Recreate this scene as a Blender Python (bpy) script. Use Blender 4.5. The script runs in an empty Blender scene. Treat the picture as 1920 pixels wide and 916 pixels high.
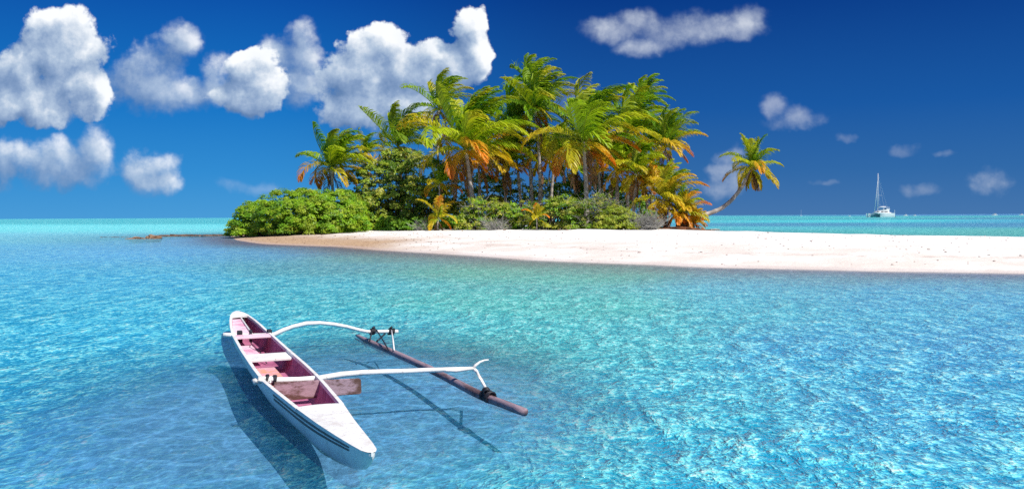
import bpy, math, random
import numpy as np
from mathutils import Vector, noise as mnoise
random.seed(7); rng = np.random.default_rng(7)
R = math.radians
sc = bpy.context.scene
C = sc.collection
# ------------------------------------------------------------------ camera
H = 2.0; F = 1653.0; ROLL = 0.005
cd = bpy.data.cameras.new('camera'); cam = bpy.data.objects.new('camera', cd); C.objects.link(cam)
cam.location = (0, 0, H); cam.rotation_euler = (R(90), ROLL, 0)
cd.sensor_width = 36; cd.lens = 36 * F / 1920; cd.shift_y = -52.8 / 1920
cd.clip_start = 0.1; cd.clip_end = 30000
sc.camera = cam
# ------------------------------------------------------------------ light
SUN_EL = R(52); SUN_AZ = math.atan2(-0.66, 0.76)     # azimuth in the xy plane, to the right and a little behind the viewer
sd = Vector((math.cos(SUN_EL) * math.cos(SUN_AZ), math.cos(SUN_EL) * math.sin(SUN_AZ), math.sin(SUN_EL)))
sl = bpy.data.lights.new('sun', 'SUN'); sl.energy = 4.6; sl.angle = R(0.5); sl.color = (1.0, 0.955, 0.88)
so = bpy.data.objects.new('sun', sl); C.objects.link(so)
so.rotation_euler = (-sd).to_track_quat('-Z', 'Y').to_euler()
sc.view_settings.view_transform = 'Standard'; sc.view_settings.look = 'None'
sc.view_settings.exposure = 0.17; sc.view_settings.gamma = 1; sc.view_settings.use_curve_mapping = False
sc.cycles.use_denoising = False
sc.cycles.max_bounces = 8; sc.cycles.transparent_max_bounces = 16
sc.cycles.caustics_reflective = False; sc.cycles.caustics_refractive = False


class N:
    """small node-tree writer"""
    def __init__(s, nt): s.nt = nt
    def n(s, t, **k):
        nd = s.nt.nodes.new(t)
        for a, b in k.items(): setattr(nd, a, b)
        return nd
    def put(s, sock, v):
        if isinstance(v, bpy.types.NodeSocket): s.nt.links.new(v, sock)
        elif sock.type == 'VECTOR' and hasattr(v, '__len__'): sock.default_value = tuple(v)[:3]
        else: sock.default_value = v
    def m(s, op, a, b=None, c=None, clamp=False):
        nd = s.n('ShaderNodeMath', operation=op, use_clamp=clamp)
        for i, v in enumerate((a, b, c)):
            if v is not None: s.put(nd.inputs[i], v)
        return nd.outputs[0]
    def v(s, op, a, b=None, out=0):
        nd = s.n('ShaderNodeVectorMath', operation=op)
        s.put(nd.inputs[0], a)
        if b is not None: s.put(nd.inputs[1], b)
        return nd.outputs[out]
    def mix(s, f, a, b, bt='MIX'):
        nd = s.n('ShaderNodeMix', data_type='RGBA', blend_type=bt, clamp_factor=True)
        s.put(nd.inputs[0], f); s.put(nd.inputs[6], a); s.put(nd.inputs[7], b)
        return nd.outputs[2]
    def noise(s, vec, scale, detail=4, rough=0.5, dist=0.0, col=False, dim='3D'):
        nd = s.n('ShaderNodeTexNoise', noise_dimensions=dim)
        s.put(nd.inputs['Vector'], vec); nd.inputs['Scale'].default_value = scale
        nd.inputs['Detail'].default_value = detail; nd.inputs['Roughness'].default_value = rough
        nd.inputs['Distortion'].default_value = dist
        return nd.outputs[1 if col else 0]
    def ss(s, x, a, b, lo=0.0, hi=1.0):
        nd = s.n('ShaderNodeMapRange', interpolation_type='SMOOTHSTEP')
        s.put(nd.inputs[0], x); s.put(nd.inputs[1], a); s.put(nd.inputs[2], b); s.put(nd.inputs[3], lo); s.put(nd.inputs[4], hi)
        return nd.outputs[0]
    def ramp(s, x, stops, interp='LINEAR'):
        nd = s.n('ShaderNodeValToRGB'); cr = nd.color_ramp; cr.interpolation = interp
        while len(cr.elements) < len(stops): cr.elements.new(0.5)
        for e, (p, c) in zip(cr.elements, stops): e.position = p; e.color = (*c, 1)
        s.put(nd.inputs[0], x)
        return nd.outputs[0]


def lin(r, g, b): return tuple(((c / 255) / 12.92 if c < 10.3 else ((c / 255 + .055) / 1.055) ** 2.4) for c in (r, g, b))


# ------------------------------------------------------------------ world: deep blue tropical sky with cumulus
w = bpy.data.worlds.new("World"); sc.world = w; w.use_nodes = True
nt = w.node_tree; nt.nodes.clear(); g = N(nt)
# cloud field: blobs in the gnomonic plane of the +Y direction, unit = 100 thousandths of that plane
BLOBS = [(125, 52, 72, 42), (95, 100, 88, 55), (40, 128, 50, 45), (160, 95, 48, 50), (70, 180, 100, 50), (145, 165, 60, 55), (10, 200, 50, 32), (20, 160, 50, 50),
         (480, 118, 46, 34), (465, 182, 66, 36), (490, 155, 60, 45),
         (712, 88, 55, 40), (680, 135, 84, 55), (780, 130, 84, 52), (685, 190, 90, 50), (745, 180, 90, 55), (886, 45, 36, 36), (893, 92, 34, 42), (852, 128, 60, 40)]
SOFT = [(345, 76, 38, 32), (300, 112, 52, 46), (275, 152, 84, 48), (325, 168, 70, 42), (405, 130, 28, 36), (400, 165, 30, 40), (575, 70, 34, 36), (560, 105, 46, 38), (520, 105, 44, 36), (560, 150, 40, 50),
        (5, 300, 26, 48), (100, 300, 96, 44), (175, 285, 40, 46), (130, 315, 84, 36), (280, 318, 54, 42), (300, 335, 50, 24)]
THIN = [(1150, 55, 58, 22), (1190, 42, 34, 22), (1240, 58, 64, 32), (1320, 56, 74, 26), (1395, 44, 46, 30), (1355, 52, 64, 26), (1205, 84, 44, 20)]
LOW = [(1855, 345, 42, 30), (1355, 325, 36, 24), (1368, 296, 28, 24), (1360, 350, 50, 26), (1455, 205, 28, 26), (1498, 224, 56, 22)]
FAINT = [(1700, 285, 34, 14), (1480, 232, 60, 14), (1592, 262, 20, 10), (1740, 357, 34, 14), (1700, 356, 22, 12), (1545, 343, 30, 8),
         (440, 345, 34, 16), (490, 352, 44, 14), (1080, 190, 60, 40), (1770, 292, 20, 8)]


def field_group(name, blobs):
    gt = bpy.data.node_groups.new(name, 'ShaderNodeTree')
    gt.interface.new_socket('P', in_out='INPUT', socket_type='NodeSocketVector')
    gt.interface.new_socket('D', in_out='OUTPUT', socket_type='NodeSocketFloat')
    gi = gt.nodes.new('NodeGroupInput'); go = gt.nodes.new('NodeGroupOutput'); q = N(gt)
    P = gi.outputs[0]
    wn = q.v('SUBTRACT', q.noise(P, 1.6, 3, 0.55, col=True, dim='2D'), (0.5, 0.5, 0.5))
    Pw = q.v('ADD', P, q.v('MULTIPLY', wn, (0.42, 0.34, 0)))
    acc = None
    for (cx, cy, rx, ry) in blobs:
        c = ((cx - 960) / 100, (405 - cy) / 100, 0)
        e = q.v('MULTIPLY', q.v('SUBTRACT', Pw, c), (100 / (rx * 1.12), 100 / (ry * 1.12), 0))
        d = q.m('SUBTRACT', 1.0, q.v('DOT_PRODUCT', e, e, out=1))
        acc = d if acc is None else q.m('SMOOTH_MAX', acc, d, 0.25)
    # cauliflower detail: billows of two sizes plus fine fractal wisps
    def billow(sc_, amp):
        vo = q.n('ShaderNodeTexVoronoi', feature='SMOOTH_F1', voronoi_dimensions='2D')
        q.put(vo.inputs['Vector'], q.v('ADD', Pw, q.v('MULTIPLY', q.v('SUBTRACT', q.noise(P, 5.0, 3, 0.6, col=True, dim='2D'), (.5, .5, .5)), (0.30, 0.30, 0))))
        vo.inputs['Scale'].default_value = sc_; vo.inputs['Smoothness'].default_value = 0.35
        return q.m('MULTIPLY', q.m('SUBTRACT', 0.5, vo.outputs['Distance']), amp)
    nz = q.m('ADD', billow(1.7, 0.7), billow(4.2, 0.22))
    fb = q.m('MULTIPLY', q.m('SUBTRACT', q.noise(P, 2.0, 9, 0.62, dim='2D'), 0.5), 1.35)
    acc = q.m('MAXIMUM', acc, -1.0)
    gt.links.new(q.m('ADD', acc, q.m('ADD', nz, fb)), go.inputs[0])
    return gt


tc = g.n('ShaderNodeTexCoord'); D = g.v('NORMALIZE', tc.outputs['Generated'])
sx = g.n('ShaderNodeSeparateXYZ'); g.put(sx.inputs[0], D)
dx, dy, dz = sx.outputs
idy = g.m('DIVIDE', F / 100, g.m('MAXIMUM', dy, 0.05))
cb = g.n('ShaderNodeCombineXYZ')
g.put(cb.inputs[0], g.m('MULTIPLY', dx, idy)); g.put(cb.inputs[1], g.m('MULTIPLY', dz, idy))
P = cb.outputs[0]
el = g.m('DIVIDE', g.m('ARCSINE', dz), R(90))        # 0 horizon .. 1 zenith
ny = g.n('ShaderNodeTexSky', sky_type='NISHITA', sun_disc=False, sun_elevation=SUN_EL, sun_rotation=math.pi / 2 - SUN_AZ,
         altitude=0, air_density=1.0, dust_density=0.2, ozone_density=2.0)
low_l = g.ramp(el, [(0.0, lin(70, 148, 205)), (0.03, lin(48, 134, 200)), (0.075, lin(24, 112, 188)), (0.155, lin(10, 74, 158)), (0.25, lin(6, 56, 134))])
low_r = g.ramp(el, [(0.0, lin(66, 112, 165)), (0.03, lin(46, 100, 160)), (0.075, lin(24, 84, 155)), (0.155, lin(7, 54, 128)), (0.25, lin(4, 42, 112))])
side = g.ss(dx, -0.30, 0.12)
low = g.mix(side, low_l, low_r)
low = g.mix(1.0, low, (10, 10, 10, 1), 'MULTIPLY')
sky = g.mix(g.ss(el, 0.22, 0.6), low, ny.outputs[0])


def layer(sky, blobs, name, lo, hi, amax, tgain, tb=0.44):
    gt = field_group(name, blobs)
    a = g.n('ShaderNodeGroup'); a.node_tree = gt; g.put(a.inputs[0], P)
    d = a.outputs[0]
    if tgain:
        b = g.n('ShaderNodeGroup'); b.node_tree = gt; g.put(b.inputs[0], g.v('ADD', P, (0.20, 0.30, 0)))
        t = g.m('MULTIPLY_ADD', g.m('SUBTRACT', d, b.outputs[0]), tgain, tb, clamp=True)
        t = g.m('ADD', t, g.m('MULTIPLY', g.m('SUBTRACT', g.noise(P, 0.9, 3, 0.5, dim='2D'), 0.5), 0.5), clamp=True)
    else: t = g.m('MULTIPLY_ADD', d, 0.25, tb, clamp=True)
    t = g.m('MULTIPLY', t, g.ss(d, -0.1, 0.45, 0.75, 1.0))
    col = g.ramp(t, [(0.0, lin(96, 126, 168)), (0.3, lin(132, 156, 190)), (0.55, lin(172, 190, 212)), (0.85, lin(228, 234, 240)), (1.0, lin(246, 248, 250))])
    col = g.mix(1.0, col, (10, 10, 10, 1), 'MULTIPLY')
    al = g.m('MULTIPLY', g.ss(d, lo, hi), amax)
    al = g.m('MULTIPLY', al, g.ss(dy, 0.3, 0.5))
    return g.mix(al, sky, col)


sky = layer(sky, FAINT, 'faint_cloud_field', 0.0, 1.6, 0.17, 0, 0.5)
sky = layer(sky, LOW, 'low_cloud_field', 0.0, 1.7, 0.36, 0, 0.5)
sky = layer(sky, THIN, 'thin_cloud_field', -0.4, 1.7, 0.66, 0, 0.5)
sky = layer(sky, SOFT, 'soft_cloud_field', -0.2, 1.15, 0.80, 0.32, 0.34)
sky = layer(sky, BLOBS, 'cloud_field', 0.0, 0.42, 0.95, 0.46, 0.43)
bg = g.n('ShaderNodeBackground'); g.put(bg.inputs[0], sky); bg.inputs[1].default_value = 0.1
ow = g.n('ShaderNodeOutputWorld'); nt.links.new(bg.outputs[0], ow.inputs[0])
w.cycles.sampling_method = 'MANUAL'; w.cycles.sample_map_resolution = 512

# ------------------------------------------------------------------ helpers
_cr, _sr = math.cos(ROLL), math.sin(ROLL)


def ray(px, py):
    u = px - 960; v = 405.2 - py
    return Vector((u * _cr + v * _sr, F, -u * _sr + v * _cr))


def atz(px, py, z): d = ray(px, py); return Vector((0, 0, H)) + d * ((z - H) / d.z)
def aty(px, py, Y): d = ray(px, py); return Vector((0, 0, H)) + d * (Y / F)


def tag(o, label=None, cat=None, group=None, kind=None):
    if label: o['label'] = label
    if cat: o['category'] = cat
    if group: o['group'] = group
    if kind: o['kind'] = kind
    return o


def empty(name, loc, label, cat, group=None, rz=0):
    o = bpy.data.objects.new(name, None); C.objects.link(o); o.location = loc; o.rotation_euler = (0, 0, rz)
    o.empty_display_size = 0.3
    return tag(o, label, cat, group)


class MB:
    def __init__(s): s.v = []; s.f = []; s.c = []
    def vert(s, p, c=(1, 1, 1)): s.v.append(tuple(p)); s.c.append(c); return len(s.v) - 1
    def quad(s, a, b, c, d): s.f.append((a, b, c, d))
    def box(s, c, size, rot=None, col=(1, 1, 1)):
        c = Vector(c); i0 = len(s.v)
        for k in range(8):
            p = Vector(((k & 1) - .5, ((k >> 1) & 1) - .5, ((k >> 2) & 1) - .5)); p = Vector((p.x * size[0], p.y * size[1], p.z * size[2]))
            if rot is not None: p = rot @ p
            s.vert(c + p, col)
        for q in ((0, 2, 3, 1), (4, 5, 7, 6), (0, 1, 5, 4), (2, 6, 7, 3), (0, 4, 6, 2), (1, 3, 7, 5)): s.f.append(tuple(i0 + j for j in q))
    def tube(s, pts, rad, seg=8, col=(1, 1, 1), flat=1.0, jit=0.0, cap=True):
        pts = [Vector(p) for p in pts]; n = len(pts); rings = []
        up = Vector((0, 0, 1))
        for i, p in enumerate(pts):
            t = (pts[min(i + 1, n - 1)] - pts[max(i - 1, 0)]).normalized()
            a = t.cross(up)
            if a.length < 1e-3: a = t.cross(Vector((0, 1, 0)))
            a.normalize(); b = a.cross(t).normalized()
            r = rad[i] if hasattr(rad, '__len__') else rad
            cc = col[i] if isinstance(col, list) else col
            rings.append([s.vert(p + (a * math.cos(x) + b * math.sin(x) * flat) * r * (1 + jit * random.uniform(-1, 1)), cc) for x in [2 * math.pi * k / seg for k in range(seg)]])
        for i in range(n - 1):
            for k in range(seg): s.f.append((rings[i][k], rings[i][(k + 1) % seg], rings[i + 1][(k + 1) % seg], rings[i + 1][k]))
        if cap: s.f.append(tuple(rings[0][::-1])); s.f.append(tuple(rings[-1]))
    def build(s, name, mat, parent=None, smooth=False, bevel=0):
        return mesh_obj(name, s.v, s.f, s.c, mat, parent, smooth, bevel)


def mesh_obj(name, v, f, c, mat, parent=None, smooth=False, bevel=0):
    me = bpy.data.meshes.new(name); me.from_pydata(v, [], f)
    if c is not None and len(c):
        at = me.color_attributes.new('tint', 'FLOAT_COLOR', 'POINT')
        a = np.ones((len(v), 4), np.float32); a[:, :3] = np.array(c, np.float32); at.data.foreach_set('color', a.ravel())
    if smooth: me.polygons.foreach_set('use_smooth', [True] * len(f))
    me.materials.append(mat); me.update()
    o = bpy.data.objects.new(name, me); C.objects.link(o)
    if parent is not None: o.parent = parent
    if bevel:
        b = o.modifiers.new('bevel', 'BEVEL'); b.width = bevel; b.segments = 2; b.limit_method = 'ANGLE'
    return o


def quads_np(name, V, col, mat, parent=None):
    """V: (n,4,3) leaf quads"""
    n = len(V); me = bpy.data.meshes.new(name)
    me.vertices.add(n * 4); me.vertices.foreach_set('co', V.astype(np.float32).ravel())
    me.loops.add(n * 4); me.loops.foreach_set('vertex_index', np.arange(n * 4, dtype=np.int32))
    me.polygons.add(n); me.polygons.foreach_set('loop_start', np.arange(n, dtype=np.int32) * 4)
    me.polygons.foreach_set('loop_total', np.full(n, 4, np.int32))
    me.update(calc_edges=True)
    at = me.color_attributes.new('tint', 'FLOAT_COLOR', 'POINT')
    a = np.ones((n, 4, 4), np.float32); a[:, :, :3] = col[:, None, :]; at.data.foreach_set('color', a.ravel())
    me.materials.append(mat)
    o = bpy.data.objects.new(name, me); C.objects.link(o)
    if parent is not None: o.parent = parent
    return o


# ------------------------------------------------------------------ materials
def mat(name):
    m = bpy.data.materials.new(name); m.use_nodes = True; m.node_tree.nodes.clear()
    q = N(m.node_tree); out = q.n('ShaderNodeOutputMaterial')
    return m, q, out


def simple(name, col, rough=0.6, var=0.15, scale=8, bump=0.0, bscale=30, metal=0, tint=False, spec=0.5):
    m, q, out = mat(name)
    t = q.n('ShaderNodeTexCoord')
    p = q.n('ShaderNodeBsdfPrincipled')
    base = tuple(col)
    nz = q.noise(t.outputs['Object'], scale, 5, 0.6)
    if tint:
        a = q.n('ShaderNodeAttribute', attribute_name='tint'); base = a.outputs['Color']
    k = q.ss(nz, 0.3, 0.7, 1 - var, 1 + var * 0.5)
    c = q.v('SCALE', base); q.put(c.node.inputs['Scale'], k)
    q.put(p.inputs['Base Color'], c); p.inputs['Roughness'].default_value = rough; p.inputs['Metallic'].default_value = metal
    p.inputs['Specular IOR Level'].default_value = spec
    if bump:
        b = q.n('ShaderNodeBump'); b.inputs['Strength'].default_value = bump; b.inputs['Distance'].default_value = 0.02
        q.put(b.inputs['Height'], q.noise(t.outputs['Object'], bscale, 6, 0.65)); q.put(p.inputs['Normal'], b.outputs[0])
    q.nt.links.new(p.outputs[0], out.inputs[0])
    return m


def leafmat(name, trans=0.35, rough=0.45):
    m, q, out = mat(name)
    a = q.n('ShaderNodeAttribute', attribute_name='tint')
    p = q.n('ShaderNodeBsdfPrincipled'); q.put(p.inputs['Base Color'], a.outputs['Color']); p.inputs['Roughness'].default_value = rough
    p.inputs['Specular IOR Level'].default_value = 0.3
    tr = q.n('ShaderNodeBsdfTranslucent')
    q.put(tr.inputs[0], q.mix(1.0, a.outputs['Color'], (1.25, 1.25, 0.7, 1), 'MULTIPLY'))
    mx = q.n('ShaderNodeMixShader'); mx.inputs[0].default_value = trans
    q.nt.links.new(p.outputs[0], mx.inputs[1]); q.nt.links.new(tr.outputs[0], mx.inputs[2]); q.nt.links.new(mx.outputs[0], out.inputs[0])
    return m


M_leaf = leafmat('leaf'); M_frond = leafmat('frond', 0.42, 0.4)
M_bark = simple('palm_bark', (0.26, 0.21, 0.17), 0.9, 0.35, 3, 0.8, 14, tint=True)
M_twig = simple('dead_twig', (0.34, 0.33, 0.30), 0.9, 0.25, 3)
M_branch = simple('branch', (0.16, 0.12, 0.09), 0.9, 0.25, 3)

# ------------------------------------------------------------------ terrain
front_px = [(432, 442), (445, 450), (470, 454), (495, 457), (570, 460), (645, 462.5), (707, 468), (795, 473), (895, 479), (1000, 487), (1133, 492.5), (1233, 496), (1340, 501),
            (1494, 504), (1655, 508), (1780, 509.5), (1913, 512), (2050, 515), (2300, 522)]
FR = [atz(x, y, 0)[:2] for x, y in front_px]
BK = [tuple(aty(x, 430, Y)[:2]) for x, Y in [(432, 97), (455, 104), (600, 118), (800, 128), (1000, 126), (1200, 110), (1340, 88), (1440, 76), (1600, 68), (1750, 60), (1913, 56), (2050, 52), (2300, 48)]]
poly = np.array(FR + BK[::-1])


def seg_dist(px, py, pts):
    d = np.full(px.shape, 1e9)
    for (x0, y0), (x1, y1) in zip(pts[:-1], pts[1:]):
        ex, ey = x1 - x0, y1 - y0; L = ex * ex + ey * ey
        t = np.clip(((px - x0) * ex + (py - y0) * ey) / L, 0, 1)
        d = np.minimum(d, np.hypot(px - x0 - t * ex, py - y0 - t * ey))
    return d


def inside(px, py, P):
    r = np.zeros(px.shape, bool); n = len(P)
    for i in range(n):
        x0, y0 = P[i]; x1, y1 = P[(i + 1) % n]
        if y0 == y1: continue
        c = ((y0 > py) != (y1 > py)) & (px < (x1 - x0) * (py - y0) / (y1 - y0) + x0)
        r ^= c
    return r


def terrain(px, py):
    px = np.asarray(px, float); py = np.asarray(py, float)
    df = seg_dist(px, py, FR); db = seg_dist(px, py, BK); ins = inside(px, py, poly)
    wob = 0.05 * np.sin(px * 0.9 + np.sin(py * 0.5) * 2) * np.sin(py * 0.33 + 1.3) + 0.025 * np.sin(px * 2.1 + py * 1.3)
    up = 0.82 * (1 - np.exp(-df / 9.0)) * (1 - np.exp(-db / 3.0)) + wob * (1 - np.exp(-df / 10)) * (1 - np.exp(-db / 4))
    d = np.minimum(df, db)
    near = py < 60 + 0 * px
    dn = -(0.045 * np.minimum(d, 3.0) + 0.8 * (1 - np.exp(-np.maximum(d - 3.0, 0) / 14.0)))
    dn = dn - np.where(near, 0, 1.2 * (1 - np.exp(-np.maximum(d - 12, 0) / 60)))
    dn = dn + 0.06 * np.sin(px * .7 + 1.7 * np.sin(py * .31)) * np.sin(py * .83 + np.sin(px * .4)) * np.clip(d / 8, 0, 1)
    sh_ = np.exp(-(((px + 2.8) / 3.6) ** 2 + ((py - 10.5) / 6.0) ** 2) ** 2)      # shallow sand bar under the canoe
    dn = dn * (1 - 0.66 * sh_)
    return np.where(ins, up, dn)


def th(x, y): return float(terrain(np.array([x]), np.array([y]))[0])


def sinhgrid(lo, hi, c, s, n):
    a, b = math.asinh((lo - c) / s), math.asinh((hi - c) / s)
    return c + s * np.sinh(np.linspace(a, b, n))


def sheet(name, xs, ys, zf, mat_, colf=None, smooth=True):
    X, Y = np.meshgrid(xs, ys); Z = zf(X, Y); nx, ny = len(xs), len(ys)
    co = np.stack([X, Y, Z], -1).reshape(-1, 3).astype(np.float32)
    i = np.arange(nx * ny).reshape(ny, nx)
    q = np.stack([i[:-1, :-1], i[:-1, 1:], i[1:, 1:], i[1:, :-1]], -1).reshape(-1, 4).astype(np.int32)
    me = bpy.data.meshes.new(name); me.vertices.add(len(co)); me.vertices.foreach_set('co', co.ravel())
    me.loops.add(q.size); me.loops.foreach_set('vertex_index', q.ravel())
    me.polygons.add(len(q)); me.polygons.foreach_set('loop_start', np.arange(len(q), dtype=np.int32) * 4)
    me.polygons.foreach_set('loop_total', np.full(len(q), 4, np.int32)); me.polygons.foreach_set('use_smooth', np.ones(len(q), bool))
    me.update(calc_edges=True)
    if colf is not None:
        at = me.color_attributes.new('tint', 'FLOAT_COLOR', 'POINT'); a = np.ones((len(co), 4), np.float32)
        a[:, :] = colf(X, Y).reshape(-1, 4); at.data.foreach_set('color', a.ravel())
    me.materials.append(mat_); o = bpy.data.objects.new(name, me); C.objects.link(o)
    return o


# sand: pale coral sand with a brown rubble band at the left shore and wet sand near the water line
m, q, out = mat('coral_sand')
geo = q.n('ShaderNodeNewGeometry'); pos = geo.outputs['Position']
sp = q.n('ShaderNodeSeparateXYZ'); q.put(sp.inputs[0], pos)
n1 = q.noise(pos, 0.35, 6, 0.6); n2 = q.noise(pos, 5.0, 5, 0.7)
base = q.mix(q.ss(n1, 0.35, 0.65), (0.78, 0.69, 0.62, 1), (0.88, 0.83, 0.77, 1))
base = q.mix(q.ss(n2, 0.55, 0.75, 0, 0.28), base, (0.62, 0.50, 0.44, 1))
high = q.ss(sp.outputs[2], 0.45, 0.72)
base = q.mix(q.m('MULTIPLY', high, 0.7), base, (0.90, 0.88, 0.85, 1))
vo = q.n('ShaderNodeTexVoronoi'); q.put(vo.inputs['Vector'], pos); vo.inputs['Scale'].default_value = 4.5
spk = q.m('MULTIPLY', q.ss(vo.outputs['Distance'], 0.12, 0.03), q.ss(q.noise(pos, 0.25, 4), 0.48, 0.6))
base = q.mix(q.m('MULTIPLY', spk, 0.75), base, (0.25, 0.18, 0.15, 1))
# brown coral rubble, left part of the beach, low
rub = q.m('MULTIPLY', q.ss(q.m('ADD', sp.outputs[0], q.m('MULTIPLY', q.noise(pos, 0.12, 3), 12)), 3.0, -5.0), q.ss(q.m('ADD', sp.outputs[2], q.m('MULTIPLY', q.noise(pos, 0.5, 4), 0.3)), 0.72, 0.40))
rubc = q.ramp(q.noise(pos, 6.0, 6, 0.75), [(0.3, (0.20, 0.10, 0.05)), (0.5, (0.48, 0.30, 0.16)), (0.7, (0.70, 0.52, 0.34))])
base = q.mix(q.m('MULTIPLY', rub, 0.92), base, rubc)
tl = q.m('ADD', sp.outputs[2], q.m('MULTIPLY', q.noise(pos, 0.45, 5, 0.65), 0.22))
tide = q.m('MULTIPLY', q.m('MULTIPLY', q.ss(tl, 0.40, 0.43), q.ss(tl, 0.49, 0.44)), q.ss(q.noise(pos, 1.4, 5, 0.7), 0.44, 0.6))
base = q.mix(q.m('MULTIPLY', tide, 0.5), base, (0.46, 0.33, 0.27, 1))
wet = q.ss(q.m('ADD', sp.outputs[2], q.m('MULTIPLY', q.noise(pos, 0.8, 3), 0.05)), 0.115, 0.05)
base = q.mix(q.m('MULTIPLY', wet, 0.42), base, (0.50, 0.40, 0.39, 1))
# seabed
sea = q.ss(sp.outputs[2], -0.05, -0.3)
bedn = q.noise(pos, 0.9, 6, 0.6)
bed = q.mix(q.ss(bedn, 0.4, 0.62), (0.66, 0.95, 0.99, 1), (0.50, 0.80, 0.88, 1))
base = q.mix(sea, base, bed)
p = q.n('ShaderNodeBsdfPrincipled'); q.put(p.inputs['Base Color'], base); p.inputs['Roughness'].default_value = 0.9; p.inputs['Specular IOR Level'].default_value = 0.2
b = q.n('ShaderNodeBump'); b.inputs['Strength'].default_value = 0.7; b.inputs['Distance'].default_value = 0.10
q.put(b.inputs['Height'], q.m('ADD', q.noise(pos, 1.6, 8, 0.68), q.m('MULTIPLY', q.noise(pos, 9, 3), 0.25))); q.put(p.inputs['Normal'], b.outputs[0])
q.nt.links.new(p.outputs[0], out.inputs[0])
M_sand = m
xs = sinhgrid(-9000, 9000, 0, 14, 620); ys = np.concatenate([sinhgrid(-6000, 2, 2, 8, 60), np.linspace(2.3, 150, 560), 150 + np.geomspace(2, 9000, 60)])
tag(sheet('beach_sand', xs, ys, terrain, M_sand), kind='structure')

# ------------------------------------------------------------------ water
# colour of the water body by place (it follows the lagoon floor): sRGB seen in daylight, position, weight radius in log-distance
TP = [  # (px, py, rgb)
    (0, 415, (0, 150, 160)), (300, 415, (0, 150, 160)), (420, 416, (0, 150, 160)), (0, 428, (160, 205, 205)), (300, 428, (150, 205, 205)), (420, 432, (165, 200, 205)),
    (0, 445, (170, 178, 200)), (200, 445, (170, 178, 200)), (380, 448, (160, 172, 205)), (0, 470, (140, 170, 215)), (250, 480, (135, 165, 215)), (450, 480, (140, 160, 195)),
    (0, 530, (95, 160, 210)), (250, 530, (105, 165, 215)), (600, 500, (140, 155, 175)), (600, 540, (115, 170, 200)), (900, 505, (170, 172, 150)), (1150, 515, (168, 174, 158)), (700, 485, (160, 160, 155)),
    (1400, 517, (178, 165, 185)), (1600, 520, (175, 165, 190)), (1900, 526, (165, 160, 195)), (1400, 535, (140, 165, 200)), (1700, 540, (125, 160, 205)), (900, 560, (145, 178, 182)), (1150, 570, (140, 176, 182)), (1400, 570, (90, 165, 200)),
    (1700, 570, (85, 155, 205)), (1910, 570, (85, 150, 205)), (0, 620, (45, 160, 210)), (300, 620, (60, 165, 215)), (700, 620, (80, 170, 205)), (1000, 640, (115, 172, 190)),
    (1200, 640, (90, 168, 195)), (1500, 650, (40, 150, 205)), (1850, 650, (45, 145, 205)), (0, 800, (20, 160, 215)), (300, 760, (55, 160, 205)), (420, 860, (60, 160, 205)), (750, 720, (55, 165, 210)),
    (1000, 760, (40, 165, 205)), (1300, 780, (30, 165, 205)), (1700, 780, (25, 150, 205)), (0, 900, (20, 165, 215)), (1000, 900, (35, 170, 205)), (1500, 900, (35, 170, 215)), (1910, 900, (30, 160, 210)),
    (1400, 408, (0, 150, 155)), (1650, 409, (0, 140, 150)), (1650, 414, (20, 175, 180)), (1900, 409, (0, 100, 140)), (1900, 414, (0, 130, 165)), (1500, 421, (10, 105, 150)), (1900, 421, (0, 100, 150)), (1400, 428, (90, 165, 175)), (1650, 434, (95, 165, 165)), (1900, 434, (100, 150, 145)),
    (700, 412, (0, 145, 155)), (1000, 410, (0, 145, 155)), (-500, 600, (40, 150, 205)), (2400, 600, (45, 145, 205)), (-500, 430, (110, 190, 205)), (2400, 420, (30, 150, 180)), (960, 1200, (40, 175, 215))]
tw = []
for (a, b_, c_) in TP:
    pnt = atz(a, b_, 0); tw.append((pnt.x / pnt.y, math.log(pnt.y), lin(*c_)))
TA = np.array([t[0] for t in tw]); TL = np.array([t[1] for t in tw]); TC = np.array([t[2] for t in tw])


def watercol(X, Y):
    a = X / np.maximum(Y, 3.0); l = np.log(np.maximum(Y, 3.0)); sh = X.shape
    a = np.clip(a.ravel(), -1.2, 1.2); l = np.clip(l.ravel(), 1, 6.5)
    num = np.zeros((a.size, 3)); den = np.zeros(a.size)
    for i in range(len(TA)):
        d2 = ((a - TA[i]) / 0.13) ** 2 + ((l - TL[i]) / 0.20) ** 2
        wt = 1 / (d2 + 0.25) ** 2
        num += wt[:, None] * TC[i]; den += wt
    col = num / den[:, None] * 1.0
    fm = np.clip((np.exp(l) - 18) / 32, 0, 1)[:, None]; col = col * (np.array([0.38, 1.17, 1.00]) * (1 - fm) + np.array([1.05, 1.08, 1.14]) * fm)
    xr, yr = X.ravel(), Y.ravel()
    dep = np.clip(-terrain(xr, yr), 0, 5)
    op = 1 - np.exp(-dep * 1.7)
    ce = np.clip(1 - np.hypot((xr + 1.9) / 3.5, (yr - 9.8) / 5.4), 0, 1)          # clear still patch over the sand by the canoe
    op = op * (1 - 0.78 * np.minimum(1, ce * 2.2))
    # far beyond the lagoon: open deep sea
    deep = np.clip((np.hypot(xr, yr) - 900) / 700, 0, 1)[:, None] * np.clip((xr / np.maximum(yr, 1) - 0.1) / 0.35, 0, 1)[:, None]
    col = col * (1 - deep) + np.array(lin(10, 90, 160)) * deep
    op = np.maximum(op, np.clip((np.hypot(xr, yr) - 60) / 200, 0, 1))
    return np.concatenate([col, op[:, None]], 1).reshape(*sh, 4)


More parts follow.
